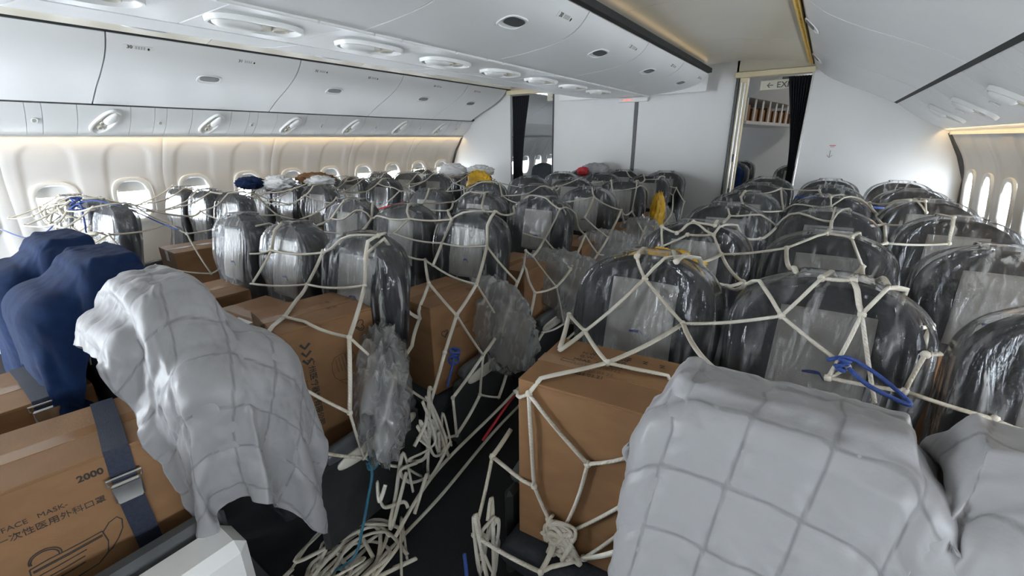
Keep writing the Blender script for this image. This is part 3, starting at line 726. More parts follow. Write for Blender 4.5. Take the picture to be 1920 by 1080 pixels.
for i, y in enumerate(CY):
    for j, x in enumerate(CX):
        k += 1
        seat(x, y, row_label('C', i, j, len(CY)) if i else 'charcoal %s seat under a blanket, front row of the centre block' % PL['C'][j], 'centre block seats', wrapped=i > 0, arms=(-1, 1) if (j == 2 and i) else (-1,), cap=1 if j == 2 else 0, heap=(1 if j == 2 and 0 < i < 7 else 0), k=k, rz=rnd.uniform(-0.03, 0.03))
for i, y in enumerate(RY):
    for j, x in enumerate(RX):
        if i == 0 and j == 0: continue
        k += 1
        seat(x if i else (2.22, 2.22, 2.67)[j], y, row_label('R', i, j, len(RY)) if i else 'charcoal %s seat under a grey quilt, front row before the arrow-marked partition' % PL['R'][j], 'arrow-marked partition block seats', wrapped=i > 0, arms=(-1, 1) if j == 0 else (1,), cap=-1 if j == 0 else 0, drop=0.0 if i else 0.075, k=k, rz=rnd.uniform(-0.03, 0.03))
for i, y in enumerate(LY):
    for j, x in enumerate(LX):
        k += 1
        seat(x, y, row_label('L', i, j, len(LY)), 'porthole block seats', arms=(-1, 1) if j == 2 else (-1,), cap=1 if j == 2 else 0, k=k, rz=rnd.uniform(-0.04, 0.04))

# ------------------------------------------------------------------ cartons
SOLIDS = []          # (centre, half size, rz) of boxes, for ropes and cloth to rest on
def carton(label, group, c, size, rz=0.0, tilt=0.0, seam='y'):
    """c: centre of the underside"""
    r = tag(empty('carton', c, rz), label, 'carton', group); r.rotation_euler = (tilt, 0, rz)
    hx, hy, hz = size[0] / 2, size[1] / 2, size[2] / 2
    MB().box((0, 0, hz - 0.002), (hx, hy, hz - 0.002), 0.004).build('body', M['card'], r)
    if seam == 'y':
        for s_ in (-1, 1): MB().box((s_ * hx / 2, 0, size[2] - 0.002), (hx / 2 - 0.0015, hy - 0.001, 0.003), 0.001).build('flap', M['card'], r)
        MB().box((0, 0, size[2] + 0.0014), (0.027, hy + 0.0008, 0.0006)).build('tape_strip', M['tape'], r)
        for s_ in (-1, 1): MB().box((0, s_ * (hy + 0.0005), size[2] - 0.04), (0.027, 0.0008, 0.042)).build('tape_end', M['tape'], r)
    else:
        for s_ in (-1, 1): MB().box((0, s_ * hy / 2, size[2] - 0.002), (hx - 0.001, hy / 2 - 0.0015, 0.003), 0.001).build('flap', M['card'], r)
        MB().box((0, 0, size[2] + 0.0014), (hx + 0.0008, 0.027, 0.0006)).build('tape_strip', M['tape'], r)
        for s_ in (-1, 1): MB().box((s_ * (hx + 0.0005), 0, size[2] - 0.04), (0.0008, 0.027, 0.042)).build('tape_end', M['tape'], r)
    SOLIDS.append(((c[0], c[1], c[2] + hz), (hx, hy, hz), rz)); r['_s'] = 0; del r['_s']
    return r, hx, hy, size[2]
def face(kind, hx, hy, h, u, v, rot=0.0):
    """frame on a face; u,v in metres from the face centre"""
    if kind == '+x': F = frame((hx + 0.0008, u, h / 2 + v), (0, 1, 0), (0, 0, 1))
    elif kind == '-y': F = frame((u, -hy - 0.0008, h / 2 + v), (1, 0, 0), (0, 0, 1))
    else: F = frame((u, v, h + 0.0018), (1, 0, 0), (0, 1, 0))
    return F @ Matrix.Rotation(rot, 4, 'Z')
def line_art(name, F, polys, w, mat, parent):
    b = MB()
    for pl in polys:
        L_ = []; R_ = []
        for i, p in enumerate(pl):
            a = Vector(pl[max(0, i - 1)]); c = Vector(pl[min(len(pl) - 1, i + 1)]); t = (c - a).normalized(); n = Vector((-t.y, t.x)) * w / 2
            L_.append((p[0] + n.x, p[1] + n.y)); R_.append((p[0] - n.x, p[1] - n.y))
        b.loft([[F @ Vector((l[0], l[1], 0)), F @ Vector((l[0], l[1], 0.0007)), F @ Vector((q[0], q[1], 0.0007)), F @ Vector((q[0], q[1], 0))] for l, q in zip(L_, R_)])
    return b.build(name, mat, parent)
def arc(cx, cy, rx, ry, a0, a1, n=16): return [(cx + rx * math.cos(a), cy + ry * math.sin(a)) for a in np.linspace(a0, a1, n)]
def mask_drawing(F, s, parent, mat):
    P = [[(-1, 0.42), (-0.5, 0.50), (0, 0.52), (0.5, 0.56), (1, 0.62)], [(-1, 0.42), (-1.04, 0.0), (-0.9, -0.5), (-0.55, -0.75), (0, -0.8), (0.6, -0.7), (0.95, -0.4), (1.06, 0.1), (1, 0.62)],
         [(-0.95, 0.28), (0, 0.36), (0.97, 0.47)], [(-0.95, 0.22), (0, 0.30), (0.97, 0.41)], [(-0.9, 0.0), (-0.3, 0.06), (0.45, 0.16)], [(-0.85, -0.22), (-0.3, -0.18), (0.35, -0.08)], [(-0.75, -0.45), (-0.2, -0.42), (0.3, -0.34)],
         arc(-0.55, 0.62, 0.42, 0.36, math.pi * 1.05, -0.2), arc(-0.56, 0.60, 0.36, 0.31, math.pi * 1.05, -0.2), [(1.0, 0.55), (1.25, 0.85), (1.5, 0.95), (1.62, 0.75), (1.55, 0.35), (1.35, 0.0), (1.1, -0.3), (0.9, -0.42)]]
    return line_art('mask_drawing', F, [[(x * s, y * s) for x, y in p] for p in P], 0.0028, mat, parent)
def heart(F, s, parent, mat):
    o = []
    for t in np.linspace(0.3, 2 * math.pi - 0.15, 34):
        o.append((s * 0.06 * 16 * math.sin(t) ** 3, s * 0.06 * (13 * math.cos(t) - 5 * math.cos(2 * t) - 2 * math.cos(3 * t) - math.cos(4 * t))))
    return line_art('heart_mark', F, [o, [(p[0] * 0.55 + 0.1 * s, p[1] * 0.55) for p in o[4:20]]], 0.0042, mat, parent)
CG = 'cartons strapped on the seats'
# two strapped cartons on the front row
rA, hx, hy, h = carton('strapped carton lettered FACE MASK with a mask drawing, beside the white armrest', CG, (0.627, 0.037, 0.38), (0.32, 0.60, 0.47), -0.15)
text_mesh('FACE   MASK-', 0.0185, M['ink'], face('+x', hx, hy, h, 0.005, 0.140), rA, 'lettering')
text_mesh('\u4e00\u6b21\u6027\u533b\u7528\u5916\u79d1\u53e3\u7f69', 0.0215, M['ink'], face('+x', hx, hy, h, 0.030, 0.112), rA, 'lettering')
text_mesh('2000', 0.025, M['ink'], face('+x', hx, hy, h, 0.115, 0.192), rA, 'lettering', bold=0.0008)
mask_drawing(face('+x', hx, hy, h, 0.03, -0.02), 0.068, rA, M['ink'])
rB, hx2, hy2, h2 = carton('strapped carton on the middle front seat by the blue blanket', CG, (0.09, -0.02, 0.38), (0.36, 0.56, 0.45), 0.0)
# second row onwards, centre block
rC, hx, hy, h = carton('carton with bold chevrons and vertical print under the net beside the aisle', CG, (0.565, 0.905, 0.38), (0.32, 0.37, 0.57), -0.20)
F = face('+x', hx, hy, h, -0.095, 0.205)
for q in range(3):
    line_art('chevron', F @ Matrix.Translation((0, -q * 0.032, 0)), [[(-0.016, 0.012), (-0.002, -0.008), (0.018, 0.010)]], 0.010, M['ink'], rC)
text_mesh('\u5e7f\u5dde\u533b\u7597\u5668\u6750\u6709\u9650\u516c\u53f8', 0.030, M['ink'], face('+x', hx, hy, h, -0.085, 0.0, -math.pi / 2), rC, 'lettering', bold=0.0005)
text_mesh('Medical Material Co., Ltd', 0.013, M['inkb'], face('+x', hx, hy, h, -0.112, 0.0, -math.pi / 2), rC, 'lettering')
text_mesh('FACE MASK', 0.016, M['inkb'], face('+x', hx, hy, h, 0.15, 0.13, -math.pi / 2), rC, 'lettering')
text_mesh('\u4e00\u6b21\u6027\u533b\u7528\u5916\u79d1\u53e3\u7f69', 0.018, M['inkb'], face('+x', hx, hy, h, 0.128, 0.08, -math.pi / 2), rC, 'lettering')
heart(face('+x', hx, hy, h, 0.125, 0.225, -math.pi / 2), 0.024, rC, M['ink'])
mask_drawing(face('+x', hx, hy, h, 0.035, 0.07, -math.pi / 2), 0.056, rC, M['inkb'])
for q_, t_ in enumerate(('N.W.:     KG', 'G.W.:     KG')): text_mesh(t_, 0.02, M['inkb'], face('top', hx, hy, h, 0.0, 0.08 - 0.026 * q_, 0), rC, 'lettering')
r, hx, hy, h = carton('carton with a paper label on the middle seat behind the grey quilt', CG, (0.05, 0.87, 0.38), (0.36, 0.40, 0.45), 0.05, seam='x')
MB().box((0.08, -0.08, h + 0.002), (0.06, 0.035, 0.0006)).build('paper_label', M['paper'], r)
carton('plain carton on the porthole-aisle seat behind the blue blankets', CG, (-0.50, 0.87, 0.38), (0.36, 0.40, 0.45), -0.04)
r, hx, hy, h = carton('carton with heart print on the seat behind the chevron carton', CG, (0.635, 1.575, 0.38), (0.34, 0.40, 0.47), -0.10)
heart(face('+x', hx, hy, h, -0.12, 0.08), 0.022, r, M['ink']); heart(face('top', hx, hy, h, 0.11, 0.12, 0.6), 0.020, r, M['inkb'])
text_mesh('FACE MASK', 0.02, M['inkb'], face('+x', hx, hy, h, 0.0, 0.09), r, 'lettering')
for i, lab in ((3, 'third'), (4, 'fourth'), (5, 'fifth'), (6, 'sixth')):
    r, hx, hy, h = carton('carton on the EXIT-aisle seat, centre block, %s row behind the blankets' % lab, CG, (0.62, CY[i] - 0.37, 0.38), (0.36, 0.40, 0.45), rnd.uniform(-0.06, 0.1))
    heart(face('top', hx, hy, h, 0.11, 0.12, 0.6), 0.018, r, M['inkb']); text_mesh('FACE MASK', 0.022, M['inkb'], face('+x', hx, hy, h, 0.05, 0.06), r, 'lettering')
# the carton standing on the first netted seat of the right block
rR, hx, hy, h = carton('tall carton with weight and date print before the netted aisle seat', CG, (1.765, 1.09, 0.38), (0.395, 0.315, 0.57), 0.08, seam='x')
for ln, u, v in (('N.W.:          KG', -0.02, 0.09), ('G.W.:          KG', -0.02, 0.065), ('MEAS:  62*42*42CM', -0.01, 0.04), ('LOT  20200322', -0.02, 0.012), ('2020.03.22', -0.01, -0.018), ('2025.03.21', -0.03, -0.045)):
    text_mesh(ln, 0.022, M['ink'], face('top', hx, hy, h, u, v, 0.10), rR, 'lettering')
for u in (0.05, 0.10, 0.15): line_art('handling_mark', face('top', hx, hy, h, u, 0.11), [[(-0.008, 0.006), (0.006, 0.006), (-0.004, -0.008), (0.008, -0.008)]], 0.003, M['ink'], rR)
line_art('print_frame', face('top', hx, hy, h, -0.115, 0.012), [[(-0.02, -0.008), (0.02, -0.008), (0.02, 0.008), (-0.02, 0.008), (-0.02, -0.008)]], 0.002, M['ink'], rR)
carton('carton on the wall-side seat between quilted and netted rows', CG, (2.82, 1.17, 0.38), (0.36, 0.40, 0.49), 0.04)
carton('carton on the middle seat behind the quilted row', CG, (2.28, 1.20, 0.38), (0.36, 0.34, 0.39), -0.03)
carton('carton on the wall-side seat, second netted row', CG, (2.80, 1.92, 0.38), (0.36, 0.36, 0.45), 0.03)
for i in range(1, 5):
    carton('carton on the aisle seat of the porthole block, %s row behind its front row' % ORD[i - 1], CG, (-1.74, LY[i] - 0.37, 0.38), (0.36, 0.40, 0.47), rnd.uniform(-0.06, 0.06))
# seat belts over the two front cartons
def belt(carton_root, yb, w, hx, hy, h, label, buckle_v, side=1):
    r = tag(empty('seat_belt'), label, 'seat belt', 'seat belts on the front cartons'); r.matrix_world = carton_root.matrix_basis.copy()
    def strip(pts, name, parent=r, hw=w / 2, th=0.0014):
        b = MB(); rings = []
        for i, p in enumerate(pts):
            a = Vector(pts[max(0, i - 1)]); c = Vector(pts[min(len(pts) - 1, i + 1)]); t = (c - a).normalized(); n = Vector((-t.z, 0, t.x)) * th
            p = Vector(p); e = Vector((0, hw, 0)); rings.append([p - e - n, p + e - n, p + e + n, p - e + n])
        return b.loft(rings).build(name, M['belt'], parent)
    g = 0.004
    vt = h + g
    strip([(-hx - g, yb - 0.01, 0.10), (-hx - g, yb, vt - 0.02), (-hx - 0.001, yb, vt), (0, yb + 0.002, vt + 0.003), (hx - 0.001, yb, vt), (hx + g, yb, vt - 0.012), (hx + g + 0.003, yb - 0.002, vt - 0.06), (hx + g + 0.004, yb - 0.003, buckle_v + 0.03)], 'webbing')
    strip([(hx + g + 0.004, yb - 0.003, buckle_v - 0.02), (hx + g + 0.008, yb + 0.0, buckle_v - 0.10), (hx + g + 0.012, yb + 0.004, buckle_v - 0.20)], 'webbing')
    bk = empty('buckle'); bk.parent = r; bk.location = (hx + g + 0.012, yb - 0.003, buckle_v); bk['label'] = 'chrome lift buckle'
    MB().box((0, 0, 0), (0.009, 0.031, 0.030), 0.005).build('buckle_body', M['chrome'], bk)
    MB().add([(x, y * k_, z) for x in (0.010, 0.016) for z, k_ in ((0.026, 0.030), (-0.024, 0.024)) for y in (-1, 1)], [(0, 1, 3, 2), (4, 6, 7, 5), (0, 4, 5, 1), (2, 3, 7, 6), (0, 2, 6, 4), (1, 5, 7, 3)]).build('buckle_flap', M['chrome'], bk)
    MB().tube([(0, -0.034, 0.028), (0, -0.036, 0.045), (0, 0.036, 0.045), (0, 0.034, 0.028)], 0.0035, 8).build('buckle_bar', M['chrome'], bk)
    return r
belt(rA, 0.175, 0.052, hx=0.16, hy=0.30, h=0.47, label='navy seat belt with chrome buckle over the FACE MASK carton', buckle_v=0.355)
belt(rB, 0.16, 0.052, hx=0.18, hy=0.28, h=0.45, label='navy seat belt across the carton by the blue blanket', buckle_v=0.40)
# white fold-down armrest console beside the front aisle seat
cons = tag(empty('armrest_console', (0.98, 0, 0)), 'white side console with black edge beside the FACE MASK carton', 'armrest')
MB().box((-0.065, -0.02, 0.30), (0.030, 0.36, 0.30), 0.015).build('console_body', M['recess'], cons)
MB().box((0.037, -0.02, 0.30), (0.072, 0.355, 0.285), 0.028).build('white_side', M['whitep'], cons)

# ------------------------------------------------------------------ draped cloth
def sdf_boxes(P, solids, seats):
    """signed distance of points to the union of cartons and seat backs"""
    d = np.full(P.shape[0], 10.0)
    for c, hh, rz, *rr in solids:
        r_ = rr[0] if rr else 0.0; hh = [h_ - r_ for h_ in hh]
        q = P - np.array(c); cs, sn = math.cos(rz), math.sin(rz)
        x = q[:, 0] * cs + q[:, 1] * sn; y = -q[:, 0] * sn + q[:, 1] * cs
        a = np.stack([np.abs(x) - hh[0], np.abs(y) - hh[1], np.abs(q[:, 2]) - hh[2]], 1)
        d = np.minimum(d, np.linalg.norm(np.maximum(a, 0), axis=1) + np.minimum(a.max(1), 0) - r_)
    for sx_, sy_, dr in seats:
        x = np.abs(P[:, 0] - sx_); z = P[:, 2] + dr; y = np.abs(P[:, 1] - sy_ - (z - 1.2) * TILT + 0.008)
        r = 0.15; ax = x - (0.235 - r); az = np.abs(z - 0.72) - (0.49 - r)
        d2 = np.hypot(np.maximum(ax, 0), np.maximum(az, 0)) + np.minimum(np.maximum(ax, az), 0) - r
        ay = y - 0.055
        e = np.minimum(np.maximum(d2 + 0.02, ay), 0) + np.hypot(np.maximum(d2 + 0.02, 0), np.maximum(ay, 0)) - 0.02
        d = np.minimum(d, e)
        a = np.stack([x - 0.25, np.abs(P[:, 1] - sy_ + 0.39) - 0.27, np.abs(z - 0.20) - 0.17], 1)   # cushion
        d = np.minimum(d, np.linalg.norm(np.maximum(a, 0), axis=1) + np.minimum(a.max(1), 0))
    return d
def push_out(P, solids, seats, margin):
    d = sdf_boxes(P, solids, seats); m = d < margin
    if m.any():
        Q = P[m]; e = 0.004; g = np.stack([sdf_boxes(Q + np.eye(3)[i] * e, solids, seats) - sdf_boxes(Q - np.eye(3)[i] * e, solids, seats) for i in range(3)], 1)
        n = np.linalg.norm(g, axis=1, keepdims=True); g = np.where(n > 1e-6, g / np.maximum(n, 1e-6), np.array([[0, 0, 1.0]]))
        P[m] = Q + g * np.minimum((margin - d[m])[:, None], 0.05)
    return m
def drape(P, solids, seats, pins, steps=150, iters=10, margin=0.012, rest=None, fric=0.7, floor_z=0.01, seed=1, stiff=0.3):
    n, m, _ = P.shape; rest = P.copy() if rest is None else rest
    rs = np.random.RandomState(seed); P = P + rs.normal(0, 0.002, P.shape); V = np.zeros_like(P); dt = 0.02; W = np.where(pins, 0.0, 1.0)[..., None]
    def cons(o):
        A = []
        for (di, dj, k) in o:
            for par in (0, 1):
                if di and not dj: i0 = np.arange(0, n - di); i0 = i0[(i0 // di) % 2 == par]; sl = (i0, slice(None)); s2 = (i0 + di, slice(None))
                elif dj and not di: j0 = np.arange(0, m - dj); j0 = j0[(j0 // dj) % 2 == par]; sl = (slice(None), j0); s2 = (slice(None), j0 + dj)
                A.append((sl, s2, k))
        return A
    C = cons([(1, 0, 1.0), (0, 1, 1.0), (2, 0, stiff), (0, 2, stiff), (4, 0, stiff * 0.7), (0, 4, stiff * 0.7)])
    L0 = [np.linalg.norm(rest[a] - rest[b], axis=-1, keepdims=True) for a, b, k in C]
    dg = [((slice(0, n - 1), slice(0, m - 1)), (slice(1, n), slice(1, m))), ((slice(1, n), slice(0, m - 1)), (slice(0, n - 1), slice(1, m)))]
    LD = [np.linalg.norm(rest[a] - rest[b], axis=-1, keepdims=True) for a, b in dg]
    for st in range(steps):
        V[..., 2] -= 9.8 * dt; V *= 0.96; old = P.copy(); P = P + V * dt * W
        for it in range(iters):
            for (a, b, k), l0 in zip(C, L0):
                d = P[b] - P[a]; l = np.linalg.norm(d, axis=-1, keepdims=True); wa, wb = W[a], W[b]
                cr = k * (l - l0) / np.maximum(l, 1e-6) * d / np.maximum(wa + wb, 1e-6); P[a] += cr * wa; P[b] -= cr * wb
            if it % 2 == 0:
                for (a, b), l0 in zip(dg, LD):
                    d = P[b] - P[a]; l = np.linalg.norm(d, axis=-1, keepdims=True)
                    cr = 0.10 * (l - l0) / np.maximum(l, 1e-6) * d; P[a] += cr * W[a]; P[b] -= cr * W[b]
        F_ = P.reshape(-1, 3); hit = push_out(F_, solids, seats, margin); P = F_.reshape(n, m, 3); P[..., 2] = np.maximum(P[..., 2], floor_z)
        hit = hit.reshape(n, m)
        P[hit] = P[hit] * (1 - fric * 0.5) + (old[hit]) * (fric * 0.5)
        P = np.where(pins[..., None], old, P); V = (P - old) / dt
        sp = np.linalg.norm(V, axis=-1, keepdims=True); V *= np.minimum(1, 3.0 / np.maximum(sp, 1e-6))
    return P
def upsample(A, f):
    def cr(A):
        n = A.shape[0]; t = np.arange(0, (n - 1) * f + 1) / f; i = np.minimum(t.astype(int), n - 2); u = (t - i).reshape(-1, *([1] * (A.ndim - 1)))
        g = lambda k: A[np.clip(i + k, 0, n - 1)]
        return 0.5 * (2 * g(0) + (g(1) - g(-1)) * u + (2 * g(-1) - 5 * g(0) + 4 * g(1) - g(2)) * u * u + (-g(-1) + 3 * g(0) - 3 * g(1) + g(2)) * u ** 3)
    return cr(cr(A).swapaxes(0, 1)).swapaxes(0, 1)
def cloth_obj(name, P, sp, mat, seam=None, f=3, thick=0.008, wr=0.003, ang=0.0, seed=0):
    Q = upsample(P, f); n, m, _ = Q.shape
    gu = np.gradient(Q, axis=0); gv = np.gradient(Q, axis=1); N = np.cross(gu, gv); N /= np.maximum(np.linalg.norm(N, axis=-1, keepdims=True), 1e-9)
    if N[n // 2, m // 2, 2] < 0: N = -N
    U, Vv = np.meshgrid(np.arange(n) * sp / f, np.arange(m) * sp / f, indexing='ij')
    a = U * math.cos(ang) + Vv * math.sin(ang); b = -U * math.sin(ang) + Vv * math.cos(ang)
    wn = np.array([[noise.fractal(Vector((a[i, j] * 22 + seed, b[i, j] * 22, seed)), 1.0, 2.0, 3) for j in range(m)] for i in range(n)])
    s_ = np.zeros((n, m)); disp = wn * wr + (np.array([[noise.fractal(Vector((a[i, j] * 7 + seed, b[i, j] * 9, 3.3)), 1.0, 2.0, 4) for j in range(m)] for i in range(n)]) * 0.007 if seam else 0)
    if seam:
        wob = 0.0025 * wn
        da = np.abs((a + wob + seam / 2) % seam - seam / 2); db = np.abs((b + wob + seam / 2) % seam - seam / 2); dm = np.minimum(da, db)
        s_ = np.exp(-(dm / 0.0045) ** 2); disp = disp * (0.5 + np.exp(-(dm / 0.03) ** 2)) + 0.0045 * (1 - np.exp(-(dm / 0.016) ** 2)) - 0.0045
    top = Q + N * disp[..., None]; bot = Q - N * thick
    V2 = np.concatenate([top.reshape(-1, 3), bot.reshape(-1, 3)]); I = np.arange(n * m).reshape(n, m); o = n * m
    q = np.stack([I[:-1, :-1], I[1:, :-1], I[1:, 1:], I[:-1, 1:]], -1).reshape(-1, 4)
    rim = np.concatenate([I[:, 0], I[-1, 1:], I[-2::-1, -1], I[0, -2:0:-1]]); r2 = np.roll(rim, -1)
    faces = np.concatenate([q, q[:, ::-1] + o, np.stack([rim, r2, r2 + o, rim + o], 1)])
    me = bpy.data.meshes.new(name); me.from_pydata(V2.tolist(), [], faces.tolist()); me.update()
    at = me.attributes.new('seam', 'FLOAT', 'POINT'); at.data.foreach_set('value', np.concatenate([s_.ravel(), np.zeros(o)]).astype(np.float32))
    return link(name, me, mat, None, True)
def blanket(x0, x1, seatxy, back, front, sp=0.023, rot=0.0, top_z=1.235, lean=0.05, pw=0.15):
    """sheet hung over a seat back: first the path over the top, then gravity does the rest"""
    sx_, sy_ = seatxy; total = back + front; m = int(round(total / sp)); n = int(round((x1 - x0) / sp)); P = np.zeros((n + 1, m + 1, 3)); pins = np.zeros((n + 1, m + 1), bool)
    for j in range(m + 1):
        s_ = j * sp - back; hw = 0.085
        if s_ < -hw: y, z = hw, top_z + (s_ + hw)
        elif s_ <= hw: y, z = -s_, top_z
        else: y, z = -hw - lean * (s_ - hw), top_z - (s_ - hw)
        yy = sy_ + y + (z - 1.2) * TILT
        for i in range(n + 1):
            P[i, j] = (x0 + i * sp, yy, z)
            if abs(s_) < hw * 0.7 and abs(x0 + i * sp - sx_) < pw: pins[i, j] = True
    return P, pins
BX = SOLIDS
def near(solids, x, y, r): return [s_ for s_ in solids if math.hypot(s_[0][0] - x, s_[0][1] - y) < r]
def nseats(x, y, r): return [s_ for s_ in SEATS if math.hypot(s_[0] - x, s_[1] - y) < r]
def hang(name, label, cat, x0, x1, st, back, front, mat, seam=None, sp=0.023, steps=140, ang=0.0, wr=0.003, seed=0, group=None, lean=0.05, thick=0.008, top_z=1.235, pw=0.15, extra=()):
    P, pins = blanket(x0, x1, st, back, front, sp, top_z=top_z, lean=lean, pw=pw)
    P = drape(P, near(BX, st[0], st[1], 0.95) + list(extra), nseats(st[0], st[1], 0.72), pins, steps=steps, seed=seed + 1, margin=0.02)
    return tag(cloth_obj(name, P, sp, mat, seam, ang=ang, wr=wr, seed=seed, thick=thick, f=4 if seam else 3), label, cat, group)
def fluff(x, y, w=0.17): return ((x, y - 0.16, 0.84), (w, 0.09, 0.29), 0.0, 0.09)      # bulk of the seat front that the cloth rests on
hang('blanket', 'dark blue fleece blanket over the porthole-aisle seat of the front row', 'blanket', -0.88, -0.18, (CX[0], CY[0]), 0.45, 0.85, M['blue'], wr=0.002, seed=3, group='blue blankets', extra=[fluff(CX[0], CY[0], 0.2)], lean=0.15, pw=0.16)
hang('blanket', 'dark blue fleece blanket between the other blue blanket and the grey quilt', 'blanket', -0.30, 0.40, (CX[1], CY[0]), 0.45, 0.80, M['blue'], wr=0.002, seed=5, group='blue blankets', extra=[fluff(CX[1], CY[0], 0.2)], lean=0.15, pw=0.16)
hang('quilt', 'light grey quilted blanket hanging off the seat behind the FACE MASK carton', 'quilt', 0.32, 1.36, (CX[2], CY[0]), 0.48, 0.27, M['quilt'], 0.115, seed=8, ang=0.12, extra=[((CX[2], CY[0] - 0.09, 0.84), (0.18, 0.08, 0.29), 0.0, 0.07), ((0.88, 0.46, 0.84), (0.14, 0.16, 0.22), 0.0, 0.12)], lean=0.25, pw=0.14)
hang('quilt', 'grey quilted blanket draped over the seat next to the tall carton', 'quilt', 1.86, 2.50, (RX[1] - 0.06, RY[0]), 0.40, 1.05, M['quilt'], 0.115, seed=12, ang=0.05, sp=0.022, top_z=1.165, pw=0.19)
hang('quilt', 'grey quilted blanket folded over the wall-side seat', 'quilt', 2.37, 3.05, (2.67, RY[0]), 0.40, 0.95, M['quilt'], 0.115, seed=17, ang=0.35, sp=0.022, top_z=1.185, pw=0.23)

# ------------------------------------------------------------------ the next cabin, seen through the two doorways
struct(MB().box((0, 8.2, 2.64), (3.4, 2.15, 0.02)).build('ceiling_beyond', M['panel']))
struct(MB().box((3.42, 8.2, 1.3), (0.03, 2.15, 1.32)).build('wall_right_beyond', M['side']))
bw = struct(empty('wall_partition_beyond', (0, 10.25, 0)))
MB().box((-1.9, 0, 1.3), (1.55, 0.02, 1.3)).build('partition_panel', M['bulk'], bw); MB().box((1.6, 0, 1.3), (1.9, 0.02, 1.3)).build('partition_panel', M['bulk'], bw)
area('fill_light_beyond', (2.4, 8.2, 2.58), (0.3, 3.0), (0, 0, 0), 12, (1, 0.97, 0.93))  # unseen fill light added to brighten the next cabin
for a, b in ((6.1, 7.3), (7.3, 8.6), (8.6, 9.9)):
    overhead_bin(-1, SIDEBIN, a, b, 1, 'white overhead bin beyond the curtained doorway, %s past the partition' % {6.1: 'first', 7.3: 'second', 8.6: 'third'}[a], [], 'bins beyond the partition', 0.42)
struct(MB().prism([(-2.685, 1.915), (-2.92, 1.69), (-2.95, 1.70), (-2.70, 1.95)], 6.05, 10.2).build('trim_service_panels_beyond', M['psu']))
# open shelf of cartons above the far seats
SR = -0.146
sh = tag(empty('open_bin', (1.38, 8.5, 0), SR), 'open overhead bin full of small cartons beyond the EXIT doorway', 'overhead bin')
MB().box((-0.22, 0, 1.80), (0.30, 1.5, 0.025), 0.008).build('bin_floor', M['alu'], sh); MB().box((-0.51, 0, 1.97), (0.01, 1.5, 0.145)).build('bin_back', M['greyp'], sh)
MB().prism([(0.08, 2.115), (-0.52, 2.115), (-0.52, 2.60), (0.55, 2.60), (0.5, 2.42)], -1.5, 1.5).build('bin_top', M['panel'], sh)
for q in range(9): MB().box((0.05, -1.48 + q * 0.37, 1.97), (0.006, 0.04, 0.145), 0.003).build('bin_divider', M['greyp'], sh)
for q in range(8):
    yl = -1.48 + 0.185 + q * 0.37; xl = -0.10
    carton('small carton on the open overhead bin, %s from the doorway' % ORD[q], 'cartons in the open bin', (1.38 + xl * math.cos(SR) - yl * math.sin(SR), 8.5 + xl * math.sin(SR) + yl * math.cos(SR), 1.826), (0.22, 0.25, 0.17 if q % 3 else 0.21), SR)
for (x, y, nv) in ((0.98, 7.5, 0), (0.98, 8.25, 1), (0.98, 9.0, 0), (0.46, 8.25, 0), (0.46, 9.0, 0), (1.85, 7.9, 0)):
    k += 1
    seat(x, y, 'plastic-wrapped %s seat in the %s row beyond the EXIT doorway' % ('aisle' if x > 0.8 else 'inner', {7.5: 'first', 8.25: 'second', 9.0: 'third'}.get(y)) if x != 1.85 else 'grey seat beside the black curtain beyond the EXIT doorway', 'seats beyond the partition', k=k, drop=-0.0)
for (x, y) in ((-1.55, 7.3), (-2.1, 7.3), (-1.6, 8.1)):
    k += 1
    seat(x, y, ('dark unwrapped aisle seat beyond the curtained doorway' if x > -2 else 'dark unwrapped inner seat beyond the curtained doorway') if y < 8 else 'dark seat in the second row beyond the curtained doorway', 'seats beyond the partition', wrapped=False, headcover=False, k=k)
hang('blanket', 'navy blanket on the first seat beyond the EXIT doorway', 'blanket', 0.70, 1.26, (0.98, 7.5), 0.25, 0.4, M['blue'], wr=0.002, seed=23, sp=0.03, steps=60)

